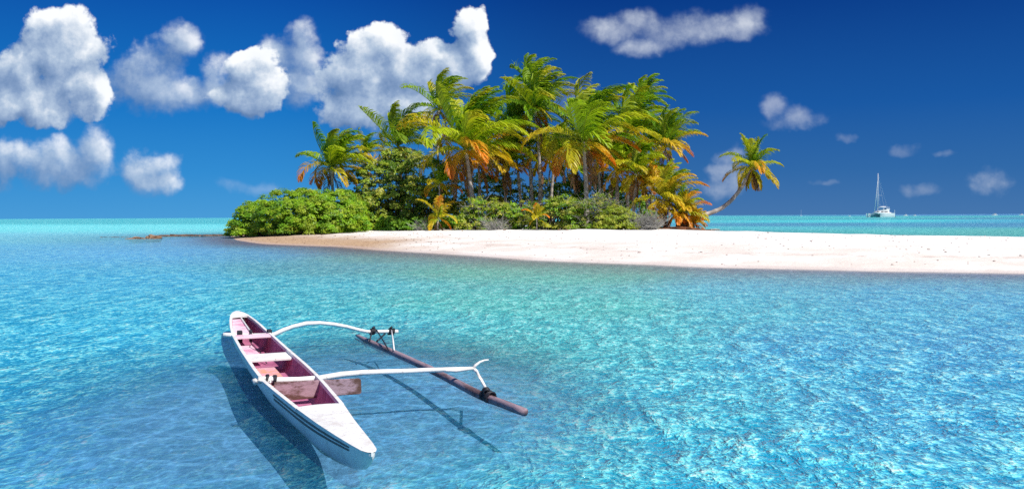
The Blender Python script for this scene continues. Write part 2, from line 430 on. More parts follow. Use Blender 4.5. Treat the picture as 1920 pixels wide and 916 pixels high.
m, q, out = mat('lagoon_water')
geo = q.n('ShaderNodeNewGeometry'); pos = geo.outputs['Position']
att = q.n('ShaderNodeAttribute', attribute_name='tint'); tint = att.outputs['Color']; op = att.outputs['Alpha']
wr = q.v('ADD', pos, q.v('MULTIPLY', q.v('SUBTRACT', q.noise(pos, 0.6, 2, col=True), (.5, .5, .5)), (0.5, 0.7, 0)))
h0 = q.noise(q.v('MULTIPLY', wr, (0.5, 0.25, 1)), 1.0, 2, 0.5, dim='2D')
h1 = q.noise(q.v('MULTIPLY', wr, (2.9, 1.5, 1)), 1.0, 2, 0.6, dim='2D')
h2 = q.noise(q.v('MULTIPLY', wr, (11.0, 7.0, 1)), 1.0, 2, 0.6, 0.3, dim='2D')
h3 = q.noise(q.v('MULTIPLY', wr, (28., 19., 1)), 1.0, 2, 0.6, 0.3, dim='2D')
hh = q.m('ADD', q.m('MULTIPLY', h0, 2.0), q.m('ADD', q.m('MULTIPLY', h1, 1.2), q.m('ADD', q.m('MULTIPLY', h2, 0.50), q.m('MULTIPLY', h3, 0.17))))
bp = q.n('ShaderNodeBump'); bp.inputs['Strength'].default_value = 1.0; bp.inputs['Distance'].default_value = 0.11; q.put(bp.inputs['Height'], hh)
bp2 = q.n('ShaderNodeBump'); bp2.inputs['Strength'].default_value = 1.0; bp2.inputs['Distance'].default_value = 0.13; q.put(bp2.inputs['Height'], hh)
# ripple light painted into the body colour: pale crests, bluer troughs, near-white glints
def bil(h): return q.m('SUBTRACT', 1.0, q.m('ABSOLUTE', q.m('MULTIPLY_ADD', h, 2.0, -1.0)))
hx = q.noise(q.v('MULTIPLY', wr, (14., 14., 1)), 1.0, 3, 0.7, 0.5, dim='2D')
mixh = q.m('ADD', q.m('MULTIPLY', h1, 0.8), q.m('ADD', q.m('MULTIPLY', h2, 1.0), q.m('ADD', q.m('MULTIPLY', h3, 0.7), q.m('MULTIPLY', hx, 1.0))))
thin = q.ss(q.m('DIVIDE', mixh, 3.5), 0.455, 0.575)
glint_paint = q.ss(q.m('DIVIDE', mixh, 3.5), 0.565, 0.625)
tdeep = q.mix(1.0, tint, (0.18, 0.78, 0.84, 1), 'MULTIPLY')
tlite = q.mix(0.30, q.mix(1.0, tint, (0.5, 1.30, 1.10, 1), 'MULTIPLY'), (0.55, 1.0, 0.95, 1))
body = q.mix(q.m('MULTIPLY', glint_paint, 0.6), q.mix(thin, tdeep, tlite), (0.72, 0.92, 0.90, 1))  # sun glints painted as near-white specks in the diffuse colour
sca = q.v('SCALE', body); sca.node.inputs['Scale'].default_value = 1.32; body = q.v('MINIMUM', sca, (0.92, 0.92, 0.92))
# caustic web painted into the transmission colour: clearer lines along a cell pattern
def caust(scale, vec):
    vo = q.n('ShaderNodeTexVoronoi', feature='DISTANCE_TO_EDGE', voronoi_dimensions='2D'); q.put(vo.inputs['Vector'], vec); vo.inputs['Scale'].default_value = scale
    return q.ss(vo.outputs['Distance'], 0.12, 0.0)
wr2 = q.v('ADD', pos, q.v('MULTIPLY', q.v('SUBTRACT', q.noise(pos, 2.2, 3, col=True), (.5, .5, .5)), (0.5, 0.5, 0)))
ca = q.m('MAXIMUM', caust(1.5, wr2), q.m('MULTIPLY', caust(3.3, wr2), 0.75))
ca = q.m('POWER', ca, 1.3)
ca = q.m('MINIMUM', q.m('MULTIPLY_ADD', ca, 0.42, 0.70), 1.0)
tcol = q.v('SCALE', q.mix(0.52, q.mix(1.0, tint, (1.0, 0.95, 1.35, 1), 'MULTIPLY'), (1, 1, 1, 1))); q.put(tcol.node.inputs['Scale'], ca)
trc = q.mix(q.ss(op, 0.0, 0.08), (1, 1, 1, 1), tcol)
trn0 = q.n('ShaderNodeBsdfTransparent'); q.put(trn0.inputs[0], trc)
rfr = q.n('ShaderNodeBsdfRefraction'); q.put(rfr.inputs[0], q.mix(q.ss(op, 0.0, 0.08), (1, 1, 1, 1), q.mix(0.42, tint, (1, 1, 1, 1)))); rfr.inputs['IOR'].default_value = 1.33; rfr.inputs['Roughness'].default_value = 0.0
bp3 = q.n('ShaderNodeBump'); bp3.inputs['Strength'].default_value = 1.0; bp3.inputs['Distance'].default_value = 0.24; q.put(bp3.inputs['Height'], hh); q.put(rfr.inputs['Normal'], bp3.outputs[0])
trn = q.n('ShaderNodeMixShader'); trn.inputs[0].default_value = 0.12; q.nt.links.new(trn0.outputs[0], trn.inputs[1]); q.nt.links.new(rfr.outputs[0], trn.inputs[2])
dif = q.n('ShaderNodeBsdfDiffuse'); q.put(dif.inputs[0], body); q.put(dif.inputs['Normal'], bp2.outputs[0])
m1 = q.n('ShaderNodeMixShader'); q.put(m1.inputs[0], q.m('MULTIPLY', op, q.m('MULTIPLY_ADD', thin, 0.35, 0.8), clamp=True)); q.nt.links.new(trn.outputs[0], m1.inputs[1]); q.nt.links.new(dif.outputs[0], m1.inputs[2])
gl = q.n('ShaderNodeBsdfGlossy'); gl.inputs['Roughness'].default_value = 0.07; q.put(gl.inputs['Normal'], bp.outputs[0])
fr = q.n('ShaderNodeFresnel'); fr.inputs['IOR'].default_value = 1.33; q.put(fr.inputs['Normal'], bp.outputs[0])
m2 = q.n('ShaderNodeMixShader'); q.put(m2.inputs[0], q.m('MINIMUM', q.m('MULTIPLY', fr.outputs[0], 0.55), 0.24))
q.nt.links.new(m1.outputs[0], m2.inputs[1]); q.nt.links.new(gl.outputs[0], m2.inputs[2]); q.nt.links.new(m2.outputs[0], out.inputs[0])
M_water = m
xs = sinhgrid(-9000, 9000, 0, 3, 420); ys = np.concatenate([sinhgrid(-6000, 2, 2, 8, 40), np.geomspace(2.2, 9000, 420)])
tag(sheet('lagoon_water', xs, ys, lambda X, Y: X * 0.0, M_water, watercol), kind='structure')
#OBJECTS
# ------------------------------------------------------------------ outrigger canoe
A0 = atz(444, 584, .36); A1 = atz(698, 845, .30)
AX = Vector((A1.x - A0.x, A1.y - A0.y, 0)); CL = AX.length; AX.normalize(); AN = Vector((-AX.y, AX.x, 0))
ORG = Vector((A0.x, A0.y, 0))
canoe = empty('outrigger_canoe', ORG, 'white wooden outrigger canoe with weathered pink inside floating over its shadow', 'canoe', rz=math.atan2(AX.y, AX.x))


def loc(p): d = Vector((p[0], p[1], 0)) - ORG; return Vector((d.dot(AX), d.dot(AN), p[2]))     # world -> canoe frame (along, across, up)


def on_t(px, py, t):          # pixel ray meets the plane across the canoe at station t
    d = ray(px, py); o = Vector((0, 0, H)) - ORG
    k = (t - o.dot(AX)) / d.dot(AX)
    return loc(Vector((0, 0, H)) + d * k)


def prof(t, tab): return float(np.interp(t, [a for a, _ in tab], [b for _, b in tab]))
W_TAB = [(0, .0), (.04, .035), (.2, .09), (.41, .13), (1.0, .19), (1.75, .235), (2.6, .268), (4.2, .292), (5.6, .302), (6.4, .295), (7.0, .265), (7.9, .212), (8.6, .152), (9.1, .108), (9.45, .075), (9.65, .05), (9.725, .025), (9.742, .0)]
N_TAB = [(0, 0), (1.0, -.01), (2.5, -.04), (6.4, -.06), (7.9, -.04), (8.6, -.035), (9.742, 0)]
Z_TAB = [(0, .37), (.8, .33), (2.0, .29), (4, .265), (7, .268), (9, .275), (9.742, .285)]
K_TAB = [(0, .30), (.15, .10), (.5, -.02), (1.2, -.1), (3, -.14), (6.5, -.14), (8.3, -.10), (8.9, -.02), (9.3, .05), (9.6, .13), (9.742, .24)]


def ht(t, f, side, inset=0.0):
    """hull skin point: f=0 gunwale .. 1 keel"""
    wd = prof(t, W_TAB); zg = prof(t, Z_TAB); kz = prof(t, K_TAB); c = prof(t, N_TAB)
    z = zg + (kz - zg) * f
    s = [1, .95, .86, .72, .52, .32, 0]; ff = [0, .25, .45, .62, .78, .9, 1]
    return Vector((t, c + side * max(wd * float(np.interp(f, ff, s)) - inset, 0), z))


m, q, out = mat('canoe_paint')
tcn = q.n('ShaderNodeTexCoord'); OC = tcn.outputs['Object']
a1 = q.noise(OC, 2.5, 6, 0.65); a2 = q.noise(OC, 24, 5, 0.7)
c = q.mix(q.ss(a1, 0.4, 0.7, 0, 0.4), (0.80, 0.79, 0.76, 1), (0.66, 0.66, 0.62, 1))
c = q.mix(q.ss(a2, 0.62, 0.70, 0, 0.7), c, (0.36, 0.30, 0.27, 1))
c = q.mix(q.ss(q.noise(q.v('MULTIPLY', OC, (6, 6, 1.2)), 1.0, 5, 0.7), 0.5, 0.72, 0, 0.45), c, (0.50, 0.46, 0.40, 1))
szz = q.n('ShaderNodeSeparateXYZ'); q.put(szz.inputs[0], OC)
alg = q.m('MULTIPLY', q.ss(q.m('ADD', szz.outputs[2], q.m('MULTIPLY', a1, 0.10)), 0.12, 0.0), 0.75)
c = q.mix(alg, c, (0.30, 0.42, 0.16, 1))
p = q.n('ShaderNodeBsdfPrincipled'); q.put(p.inputs['Base Color'], c); p.inputs['Roughness'].default_value = 0.38
b = q.n('ShaderNodeBump'); b.inputs['Strength'].default_value = 0.35; b.inputs['Distance'].default_value = 0.01; q.put(b.inputs['Height'], q.noise(OC, 9, 5, 0.6)); q.put(p.inputs['Normal'], b.outputs[0])
q.nt.links.new(p.outputs[0], out.inputs[0]); M_hull = m


def weather(name, c0, c1, c2, rough=0.7, sc1=3.0, lo=0.42, hi=0.6, stretch=(1, 1, 1)):
    m, q, out = mat(name); t = q.n('ShaderNodeTexCoord'); o = q.v('MULTIPLY', t.outputs['Object'], stretch)
    c = q.mix(q.ss(q.noise(o, sc1, 6, 0.7), lo, hi), (*c0, 1), (*c1, 1))
    c = q.mix(q.ss(q.noise(o, sc1 * 6, 5, 0.75), 0.58, 0.70), c, (*c2, 1))
    p = q.n('ShaderNodeBsdfPrincipled'); q.put(p.inputs['Base Color'], c); p.inputs['Roughness'].default_value = rough
    b = q.n('ShaderNodeBump'); b.inputs['Strength'].default_value = 0.5; b.inputs['Distance'].default_value = 0.01
    q.put(b.inputs['Height'], q.noise(o, sc1 * 8, 5, 0.7)); q.put(p.inputs['Normal'], b.outputs[0])
    q.nt.links.new(p.outputs[0], out.inputs[0]); return m


M_pink = weather('pink_inside', (0.52, 0.17, 0.30), (0.36, 0.09, 0.19), (0.66, 0.42, 0.52), 0.75, 3.0)
M_pinkl = weather('pale_pink_deck', (0.82, 0.62, 0.70), (0.72, 0.33, 0.47), (0.84, 0.80, 0.80), 0.7, 2.6)
M_pinko = weather('pink_orange_seat', (0.80, 0.38, 0.45), (0.70, 0.33, 0.14), (0.85, 0.72, 0.68), 0.7, 2.2, 0.45, 0.62)
M_white = weather('white_paint', (0.84, 0.83, 0.81), (0.68, 0.63, 0.60), (0.42, 0.33, 0.29), 0.55, 3.4, 0.48, 0.68)
M_stripe = simple('dark_stripe', (0.03, 0.04, 0.04), 0.5)
M_rubber = simple('black_rubber', (0.018, 0.018, 0.028), 0.55, 0.3)
M_float = weather('float_wood', (0.34, 0.24, 0.28), (0.12, 0.065, 0.07), (0.08, 0.045, 0.05), 0.8, 1.6, 0.42, 0.6, (0.6, 3, 3))
M_board = weather('weathered_board', (0.42, 0.28, 0.32), (0.12, 0.06, 0.045), (0.24, 0.13, 0.12), 0.85, 1.9, 0.40, 0.54, (1, 1.2, 3))

TS = [0, .02, .04, .1, .2, .41, .7, 1.0, 1.4, 1.75, 2.2, 2.6, 3.2, 3.7, 4.2, 4.9, 5.6, 6.0, 6.4, 6.7, 7.0, 7.45, 7.9, 8.25, 8.6, 8.85, 9.1, 9.3, 9.45, 9.57, 9.65, 9.7, 9.728, 9.742]
FS = [0, .12, .25, .35, .45, .54, .62, .7, .78, .85, .9, .95, 1]
hb = MB(); rows = []
for t in TS:
    r = [hb.vert(ht(t, f, -1)) for f in FS] + [hb.vert(ht(t, f, 1)) for f in FS[-2::-1]]
    rows.append(r)
for i in range(len(TS) - 1):
    for k in range(len(rows[0]) - 1): hb.quad(rows[i][k], rows[i][k + 1], rows[i + 1][k + 1], rows[i + 1][k])
hull = hb.build('hull', M_hull, canoe, smooth=True)
# gunwale rails (white cap) both sides
T_OPEN0, T_OPEN1 = 0.42, 7.93
TO = [t for t in np.linspace(T_OPEN0, T_OPEN1, 46)]
for sd_ in (-1, 1):
    rb = MB(); prev = None
    for t in TO:
        o_ = ht(t, 0, sd_); e = Vector((0, sd_, 0)); z = Vector((0, 0, 1))
        pts = [o_ + e * .012 + z * -.03, o_ + e * .012 + z * .006, o_ - e * .026 + z * .008, o_ - e * .026 - z * .035]
        r = [rb.vert(x) for x in pts]
        if prev:
            for k in range(4): rb.quad(prev[k], prev[(k + 1) % 4], r[(k + 1) % 4], r[k])
        else: rb.f.append(tuple(r[::-1]))
        prev = r
    rb.f.append(tuple(prev)); rb.build('gunwale', M_white, canoe)
# inner lining
ib = MB(); prev = None
FI = [0.03, .2, .35, .5, .62]
for t in TO:
    pts = [ht(t, f, -1, .02) for f in FI]; fl = [Vector((t, prof(t, N_TAB) + x * prof(t, W_TAB) * .6, .03)) for x in (-.9, 0, .9)]; pr = [ht(t, f, 1, .02) for f in FI[::-1]]
    pts = [v if v.z > .035 else Vector((v.x, v.y, .035)) for v in pts]; pr = [v if v.z > .035 else Vector((v.x, v.y, .035)) for v in pr]
    r = [ib.vert(x) for x in pts + fl + pr]
    if prev:
        for k in range(len(r) - 1): ib.quad(prev[k], r[k], r[k + 1], prev[k + 1])
    prev = r
ib.build('lining', M_pink, canoe, smooth=True)


def deck(name, ts, crown, material, wall=True):
    db = MB(); prev = None; K = 7; n = len(ts)
    for i, t in enumerate(ts):
        c_ = prof(t, N_TAB); wd = prof(t, W_TAB); zg = prof(t, Z_TAB)
        r = []
        for k in range(K):
            x = -1 + 2 * k / (K - 1)
            r.append(db.vert((t, c_ + x * (wd + .008), zg + .006 + crown * (1 - x * x) * wd / .25)))
        if prev:
            for k in range(K - 1): db.quad(prev[k], r[k], r[k + 1], prev[k + 1])
        prev = r if not prev else r
        if i == 0: first = r
    def drop(r_):
        low = [db.vert((db.v[j][0], db.v[j][1], db.v[j][2] - .03)) for j in r_]
        for k in range(K - 1): db.quad(r_[k], r_[k + 1], low[k + 1], low[k])
    drop(first); drop(prev)
    # rim
    return db.build(name, material, canoe, smooth=False)


deck('fore_deck', [0, .02, .04, .1, .2, .3, .42, .6], .012, M_white)
deck('aft_deck', [t for t in TS if t > 7.9][0:] and [7.9, 8.1, 8.35, 8.6, 8.85, 9.1, 9.3, 9.45, 9.57, 9.65, 9.7, 9.728, 9.742], .012, M_white)


def panel(name, pts, thick, material, parent=canoe, bevel=.004):
    b_ = MB(); n = len(pts); top = [b_.vert(p_) for p_ in pts]; bot = [b_.vert(Vector(p_) - Vector((0, 0, thick))) for p_ in pts]
    b_.f.append(tuple(top[::-1])); b_.f.append(tuple(bot))
    for k in range(n): b_.quad(top[k], top[(k + 1) % n], bot[(k + 1) % n], bot[k])
    return b_.build(name, material, parent, bevel=bevel)


# sunken pale pink fore panel with its standing divider, then seats
def inn(t, x, z): return Vector((t, prof(t, N_TAB) + x * (prof(t, W_TAB) - .024), z))
panel('fore_panel', [inn(.61, -1, .30), inn(.61, .12, .30), inn(1.3, .12, .265), inn(2.3, .12, .235), inn(2.3, -1, .235), inn(1.3, -1, .265)], .02, M_pinkl)
dv = MB(); dv.tube([inn(.61, .15, .31), inn(1.4, .15, .275), inn(2.3, .15, .25)], .014, 6); dv.build('divider', M_white, canoe)
panel('floor_panel', [inn(2.75, -.80, .15), inn(2.75, -.1, .15), inn(4.0, .02, .14), inn(4.0, -.80, .14)], .02, M_pinkl)
panel('seat', [inn(4.22, -1, .235), inn(4.22, 1, .235), inn(4.72, 1, .235), inn(4.72, -1, .235)], .03, M_white)
panel('footrest', [inn(4.95, -.80, .17), inn(4.95, .05, .17), inn(5.95, .12, .155), inn(5.95, -.80, .155)], .06, M_pinko)
# booms
TB1, TB2 = 2.5, 6.30
b1 = [(418, 627), (436, 628), (470, 629), (505, 628), (516, 626), (530, 619), (550, 611.5), (575, 606), (600, 605), (625, 607.5), (650, 612), (675, 618.5), (690, 621.5), (705, 621.5), (725, 621), (746, 621)]
r1_ = [.05, .055, .055, .055, .054, .052, .05, .05, .048, .046, .044, .043, .044, .045, .045, .044]
bb = MB(); bb.tube([on_t(x, y, TB1) for x, y in b1], [r * .82 for r in r1_], 10, flat=.8, jit=.07); bm1 = bb.build('boom', M_white, canoe, smooth=True)
b2 = [(484, 709), (500, 711), (520, 712.5), (560, 712), (600, 709), (640, 702), (680, 698), (720, 696.5), (760, 695.5), (800, 693.5), (840, 692), (870, 690.5), (888, 690)]
bb = MB(); bb.tube([on_t(x, y, TB2) for x, y in b2], [.035, .04, .042, .042, .041, .04, .038, .036, .035, .033, .031, .026, .024], 10, flat=.85, jit=.07)
bb.tube([on_t(x, y, TB2 + .03) for x, y in [(835, 694.5), (855, 694.5), (873, 692), (886, 690)]], [.012, .017, .016, .02], 6)
bm2 = bb.build('boom', M_white, canoe, smooth=True)
bb = MB(); P0 = on_t(887, 690, TB2)
bb.tube([P0, on_t(892, 684, TB2), on_t(900, 678, TB2), on_t(908, 675, TB2), on_t(916, 674, TB2)], [.022, .018, .014, .011, .008], 8)
fl_end = atz(914, 734, .10)
bb.tube([P0, on_t(893, 695, TB2), on_t(902, 710, TB2) , loc(atz(910, 726, .14)), loc(fl_end)], [.022, .021, .018, .017, .016], 8)
bb.build('fork', M_white, canoe, smooth=True)
# float
fp = [(667, 627.5), (672, 630), (685, 637), (705, 646), (728, 656), (752, 667), (780, 679.5), (805, 691), (830, 704), (860, 719), (890, 735), (915, 746), (945, 757), (968, 766), (984, 772)]
fpt = [loc(atz(x, y, .05)) for x, y in fp]
fr_ = [.012, .04, .055, .062, .062, .064, .062, .066, .064, .066, .068, .066, .064, .062, .058]
bb = MB(); bb.tube(fpt, [r * .70 for r in fr_], 12, jit=.05); flo = bb.build('float', M_float, canoe, smooth=True)


def nearest_float(px, py): return loc(atz(px, py, .10))
# struts of the front boom: black lashed sticks down to the float
def st(name, a, b, r, material=M_rubber):
    b_ = MB(); b_.tube([a, (Vector(a) + Vector(b)) / 2 + Vector((.01, 0, 0)), b], r, 6); return b_.build(name, material, canoe, smooth=True)
B = lambda x, y: on_t(x, y, TB1)
st('strut', B(698, 616), nearest_float(693, 639), .012); st('strut', B(706, 618), nearest_float(729, 656), .011)
st('strut', B(722, 625), nearest_float(706, 640), .013); st('strut', B(734, 618), nearest_float(739, 656), .012, M_white)


def wrap(name, path_fn, ts_, r, n=5, rr=.009):
    """coils of cord round a beam: path_fn(s) -> centre, axis"""
    b_ = MB()
    for i in range(n):
        cpt, axd = path_fn(i / (n - 1) if n > 1 else .5); axd = axd.normalized()
        u = axd.cross(Vector((0, 0, 1))).normalized(); v_ = u.cross(axd)
        b_.tube([cpt + (u * math.cos(x) + v_ * math.sin(x)) * (r + random.uniform(0, .008)) + axd * .008 * math.sin(x * 1.0) for x in np.linspace(0, 2 * math.pi, 13)], rr, 5, cap=False)
    return b_.build(name, M_rubber, canoe, smooth=True)


def between(a, b): a, b = Vector(a), Vector(b); return lambda s: (a.lerp(b, s), b - a)
wrap('lashing', between(B(695, 621), B(702, 621)), None, .045, 5); wrap('lashing', between(B(729, 621), B(738, 621)), None, .044, 5)
for (xa, xb) in ((700, 700), (733, 733)):
    st('knot', B(xa - 2, 615), B(xb + 2, 612), .016)
f1 = loc(atz(909, 739, .07)); f2 = loc(atz(921, 745, .07)); wrap('lashing', between(f1, f2), None, .056, 6, .011)
wrap('lashing', between(loc(atz(911, 731, .13)), loc(atz(913, 735, .12))), None, .03, 3, .012)
# rubber straps tying the booms down to the gunwales
def strap(x0, x1, y0, y1):
    b_ = MB(); a = B(x0, y0); c_ = B(x1, y1); cx_ = (a + c_) / 2; hw = abs(c_.y - a.y) / 2
    for z0, z1, off in ((a.z + .015, c_.z, .062),):
        b_.box((TB1 + .058, cx_.y, (z0 + z1) / 2), (.012, hw * 2, abs(z1 - z0)))
        b_.box((TB1, cx_.y, z0), (.12, hw * 2, .012)); b_.box((TB1 - .058, cx_.y, (z0 + z1) / 2 - .0), (.012, hw * 2, abs(z1 - z0)))
    return b_.build('strap', M_rubber, canoe, bevel=.003)
strap(445, 454, 622.5, 641); strap(501, 509, 620, 638); strap(468, 472, 621, 641)
bb = MB(); bb.tube([B(470, 640), inn(3.0, -.2, .2), inn(3.5, .05, .15), inn(3.9, .2, .05)], .007, 5); bb.build('cord', M_rubber, canoe, smooth=True)
# cross piece under the front boom (white), resting on the gunwales
panel('cross_piece', [inn(2.58, -1.12, .285), inn(2.58, 1.12, .285), inn(2.86, 1.12, .28), inn(2.86, -1.12, .28)], .025, M_pinkl)
# rear cloth and cord lashing at the left gunwale
def rag(cx_, cy_, cz_, s):
    b_ = MB()
    for k in range(6):
        a_ = Vector((cx_ + random.uniform(-.06, .06), cy_ + random.uniform(-.07, .07), cz_ + random.uniform(-.01, .03)))
        b_.tube([a_ + Vector((random.uniform(-1, 1), random.uniform(-1, 1), random.uniform(-.4, .5))) * s for _ in range(5)], [.012, .022, .026, .02, .01], 7)
    return b_.build('cloth_lashing', M_white, canoe, smooth=True)
e0 = on_t(487, 711, TB2); rag(e0.x, e0.y, e0.z - .01, .05); e1 = on_t(503, 713, TB2); rag(e1.x, e1.y, e1.z, .045)
wrap('lashing', between(on_t(497, 711, TB2), on_t(500, 711.5, TB2)), None, .05, 3, .007); wrap('lashing', between(on_t(512, 712, TB2), on_t(516, 712, TB2)), None, .05, 3, .007)
# splash board standing across behind the rear boom
TBD = 6.62
bd = [on_t(514, 716, TBD), on_t(673, 708.5, TBD), on_t(676.5, 711, TBD), on_t(677.5, 735, TBD), on_t(674, 738, TBD), on_t(640, 740, TBD), on_t(600, 744, TBD), on_t(520, 752, TBD), on_t(513, 735, TBD)]
b_ = MB(); fr2 = [b_.vert(v + Vector((.014, 0, 0))) for v in bd]; bk = [b_.vert(v - Vector((.014, 0, 0))) for v in bd]; b_.f.append(tuple(fr2)); b_.f.append(tuple(bk[::-1]))
for k in range(len(bd)): b_.quad(fr2[k], bk[k], bk[(k + 1) % len(bd)], fr2[(k + 1) % len(bd)])
brd = b_.build('splash_board', M_board, canoe, bevel=.004)
# stripes on the near side of the hull
for zz_, nm in ((.115, 0), (.225, 1)):
    b_ = MB(); prev = None
    for t in np.linspace(6.9, 9.38, 30):
        a_ = ht(t, zz_, -1, -.004); c_ = ht(t, zz_ + .055, -1, -.004); r = [b_.vert(a_), b_.vert(c_)]
        if prev: b_.quad(prev[0], prev[1], r[1], r[0])
        prev = r
    b_.build('stripe', M_stripe, canoe)

# ------------------------------------------------------------------ palms
GREEN = [(0.25, 0.43, 0.014), (0.16, 0.33, 0.016), (0.34, 0.50, 0.016), (0.44, 0.54, 0.018)]
YEL = [(0.60, 0.50, 0.025), (0.72, 0.50, 0.03)]
ORG_ = [(0.75, 0.38, 0.025), (0.78, 0.29, 0.02), (0.62, 0.20, 0.03)]
BRN = [(0.26, 0.13, 0.06), (0.34, 0.20, 0.12)]
WIND = Vector((1.0, 0.25, 0.12))


def lerp3(a, b, t): return tuple(a[i] + (b[i] - a[i]) * t for i in range(3))


def frond(mb, heart, phi, th0, L, droop, wind, ca, cb, nl=34, lw=1.0, curl=1.0):
    d = Vector((math.cos(phi) * math.cos(th0), math.sin(phi) * math.cos(th0), math.sin(th0)))
    n = 14; pts = [heart.copy()]; dirs = [d.copy()]
    for i in range(n):
        s = i / n
        d = (d + Vector((0, 0, -1)) * droop * (0.06 + 0.24 * s) + WIND * wind * (0.02 + 0.19 * s)).normalized()
        pts.append(pts[-1] + d * L / n); dirs.append(d.copy())
    # rachis
    rc = lerp3(ca, (0.45, 0.42, 0.10), 0.4)
    mb.tube(pts, [0.035 * (1 - 0.85 * i / n) * L / 4 + .006 for i in range(n + 1)], 4, col=rc, cap=False)
    up = Vector((0, 0, 1))
    roll = random.uniform(-0.5, 0.5)
    for k in range(nl):
        s = 0.10 + 0.90 * (k + random.uniform(0, .6)) / nl
        x = min(s * n, n - .001); i = int(x); p = pts[i].lerp(pts[i + 1], x - i); t = dirs[i]
        side = t.cross(up)
        if side.length < .1: side = Vector((-math.sin(phi), math.cos(phi), 0))
        side.normalize(); nor = side.cross(t).normalized()
        side2 = side * math.cos(roll) + nor * math.sin(roll)
        ll = L * 0.30 * lw * (math.sin(math.pi * min(1, (s * .82 + .16))) ** .7) * random.uniform(.85, 1.1) + .08
        cc = lerp3(ca, cb, min(1, max(0, (s - .15) / .7 + random.uniform(-.15, .15))))
        v = random.uniform(.8, 1.2); cc = tuple(c_ * v for c_ in cc)
        for sg in (-1, 1):
            if random.random() < .04: continue
            dl = (side2 * sg * (0.75 - .35 * s) + t * (0.62 + .5 * s) + nor * .28 + WIND * wind * .75 + Vector((random.uniform(-.12, .12), random.uniform(-.12, .12), random.uniform(-.12, .06)))).normalized()
            w_ = 0.054 * (L / 4) ** .5
            wv = dl.cross(nor)
            if wv.length < .05: wv = dl.cross(up)
            wv = wv.normalized() * w_ + nor * w_ * random.uniform(-.5, .5)
            p1 = p + dl * ll * .5
            d2 = (dl + Vector((0, 0, -1)) * (0.55 * curl + droop * .5) + WIND * wind * .4).normalized()
            p2 = p1 + d2 * ll * .35
            d3 = (d2 + Vector((0, 0, -1)) * .6 * curl).normalized(); p3 = p2 + d3 * ll * .22
            i0 = mb.vert(p - wv * .5, cc); i1 = mb.vert(p + wv * .5, cc); i2 = mb.vert(p1 + wv, cc); i3 = mb.vert(p1 - wv, cc)
            i4 = mb.vert(p2 + wv * .75, cc); i5 = mb.vert(p2 - wv * .75, cc); i6 = mb.vert(p3, cc)
            mb.quad(i0, i1, i2, i3); mb.quad(i3, i2, i4, i5); mb.f.append((i5, i4, i6))


